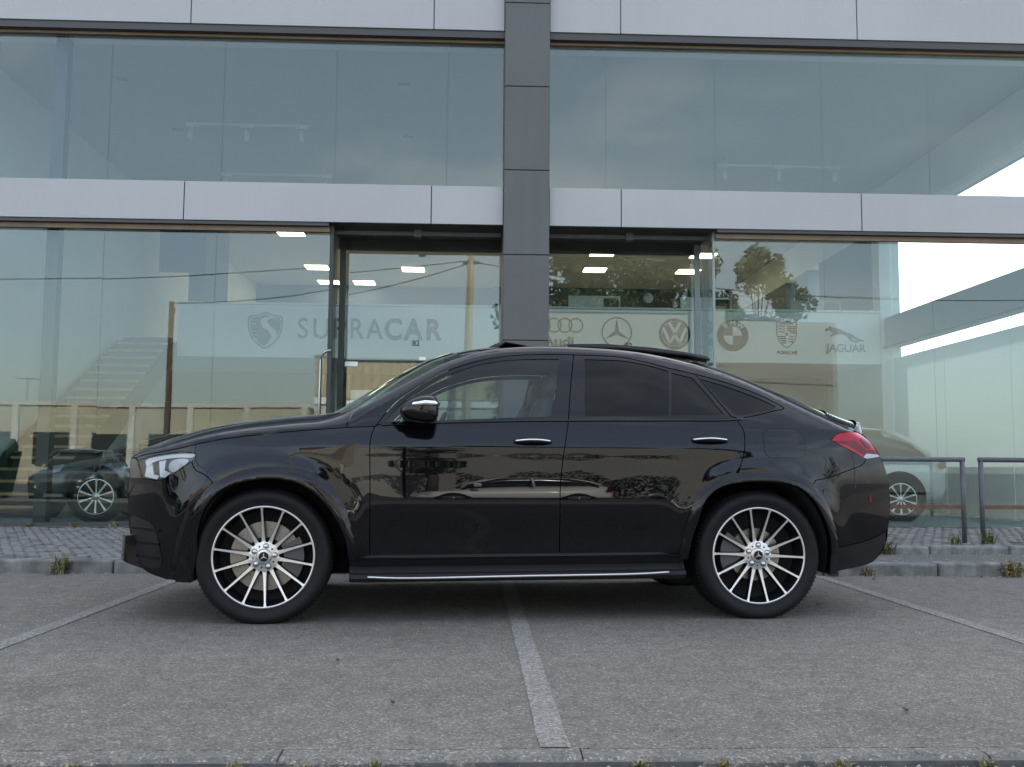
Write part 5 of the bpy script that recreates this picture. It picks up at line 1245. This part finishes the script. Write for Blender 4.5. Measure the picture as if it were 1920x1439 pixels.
def plain_car(loc, rz, label, paint, L=4.3, Wd=.88, ck=1.0):
    c = empty('parked_car', loc, rz); tag(c, label, 'car')
    # body stations: x, z bottom, z top, half width
    def K(z): return z if z <= .93 else .93+(z-.93)*ck
    def loft(st, name, m, e=4.0, n=28):
        mb = MB(); st = [(x, zb if name == 'body' else K(zb), zt if name == 'body' else K(zt), w) for x, zb, zt, w in st]
        for (x, zb, zt, w) in st:
            for k in range(n):
                a = 2*math.pi*k/n; ca, sa = math.cos(a), math.sin(a)
                mb.v.append((x, w*math.copysign(abs(ca)**(2/e), ca), (zb+zt)/2+(zt-zb)/2*math.copysign(abs(sa)**(2/e), sa)))
        for i in range(len(st)-1):
            for k in range(n): mb.f.append((i*n+k, i*n+(k+1) % n, (i+1)*n+(k+1) % n, (i+1)*n+k)); mb.m.append(0)
        mb.f += [tuple(range(n-1, -1, -1)), tuple((len(st)-1)*n+k for k in range(n))]; mb.m += [0, 0]
        return mb.build(name, m, c, True)
    fa = .85; ra = L-.80
    b = loft([(0, .35, .55, .55), (.04, .25, .66, .68), (.18, .22, .74, .80), (.5, .20, .82, Wd-.02), (1.2, .20, .93, Wd), (2.2, .20, .96, Wd+.01), (3.2, .20, .98, Wd), (L-.5, .22, 1.0, Wd-.03), (L-.12, .26, .98, Wd-.10), (L, .36, .90, .62)], 'body', paint)
    loft([(1.05, .90, .94, .70), (1.35, .90, 1.12, .73), (1.75, .90, 1.34, .70), (2.1, .90, 1.42, .67), (2.7, .90, 1.44, .67), (3.3, .90, 1.38, .68), (3.75, .90, 1.22, .69), (4.0, .92, 1.02, .66)], 'window_band', M_shade, 3.2)
    loft([(1.70, 1.33, 1.365, .55), (1.9, 1.36, 1.425, .62), (2.3, 1.37, 1.455, .63), (2.9, 1.36, 1.45, .63), (3.4, 1.33, 1.40, .60)], 'roof', paint, 2.6)
    for sg in (-1, 1):
        MB().tube([(1.02, sg*.80, .93), (1.45, sg*.735, K(1.18)), (1.85, sg*.665, K(1.385))], .028, 8).build('pillar', paint, c, True)
        MB().tube([(2.55, sg*.81, .95), (2.52, sg*.675, K(1.41))], .03, 8).build('pillar', paint, c, True)
        MB().tube([(3.35, sg*.625, K(1.385)), (3.75, sg*.70, K(1.19)), (4.0, sg*.76, .98)], .04, 8).build('pillar', paint, c, True)
        for xa in (fa, ra):
            o = MB().lathe([(0, -.0), (.385, .0), (.385, .05)], 36).build('wheel_arch', M_liner, c); o.location = (xa, sg*(Wd+.006), .36); o.rotation_euler = (0, 0, 0 if sg < 0 else math.pi)
            spoke_wheel(c, xa, sg*(Wd+.02), sg)
        hm = MB(); hm.add([(.06, sg*.70, .60), (.10, sg*.76, .71), (.42, sg*.865, .76), (.36, sg*.872, .66)], [(0, 1, 2, 3)]); hm.build('headlight', M_drl, c)
        MB().box(1.25, 1.42, min(sg*.88, sg*1.02), max(sg*.88, sg*1.02), .94, 1.06).build('door_mirror', paint, c, bevel=.03)
        mesh('tail_light', [(L-.16, sg*.83, .78), (L-.02, sg*.66, .80), (L-.02, sg*.66, .92), (L-.18, sg*.83, .93)], [(0, 1, 2, 3)], M_redd, c)
    MB().box(-.012, .06, -.45, .45, .36, .52).build('grille', M_plas, c)
    for sg in (-1, 1): MB().tube([(-.005, sg*.52, .40), (.03, sg*.56, .40)], .035, 10).build('fog_lamp', M_drl, c)
    return c
M_c4 = mat('silver_paint', (.35, .36, .37), .3, coat=1., metal=.6)
M_c1 = mat('grey_green_paint', (.06, .072, .075), .35, coat=1., metal=.4)
M_c2 = mat('white_paint', (.62, .62, .58), .35, coat=1.)
M_c3 = mat('charcoal_paint', (.02, .022, .024), .35, coat=1.)
plain_car((-5.93, 13.93, ZF), R(3), 'grey-green showroom car behind the glass with silver ten-spoke wheel', M_c1, ck=.62)
plain_car((2.95, 15.35, ZF), R(-4), 'white showroom car behind the glass past the railings', M_c2)
plain_car((-11.1, -1.0, -.1), R(-95), 'dark parked car facing the showroom, mirrored under the stairs', M_c3)
bn = empty('added_container', (-13.6, -1.6, -.1)); tag(bn, 'dark green waste container added to darken the mirror image beside the dark car', 'container')  # unseen container added so the mirrored lower left stays dark
M_bin = mat('bin_green', (.015, .05, .03), .5)
MB().add([(-.85, -.45, .15), (.85, -.45, .15), (.85, .45, .15), (-.85, .45, .15), (-1.0, -.6, 1.35), (1.0, -.6, 1.35), (1.0, .6, 1.35), (-1.0, .6, 1.35)], [(0, 3, 2, 1), (4, 5, 6, 7), (0, 1, 5, 4), (1, 2, 6, 5), (2, 3, 7, 6), (3, 0, 4, 7)]).build('tub', M_bin, bn)
MB().tube([(-1.02, 0, 1.36), (1.02, 0, 1.36)], .33, 16).build('lid', M_bin, bn, True)
for sx in (-1, 1):
    for sy in (-1, 1): o = MB().lathe([(0, -.03), (.09, -.03), (.1, 0), (.09, .03), (0, .03)], 16).build('castor', M_rub, bn, True); o.location = (sx*.7, sy*.35, .10)
plain_car((-4.6, -9.2, -.1), R(3), 'silver car parked before the warehouse hedge across the lane', M_c4)
plain_car((.9, -9.4, -.1), R(2), 'white car parked across the lane beside the silver one', M_c2)
plain_car((6.4, -9.3, -.1), R(-2), 'charcoal car parked before the tall hall across the lane', M_c3)
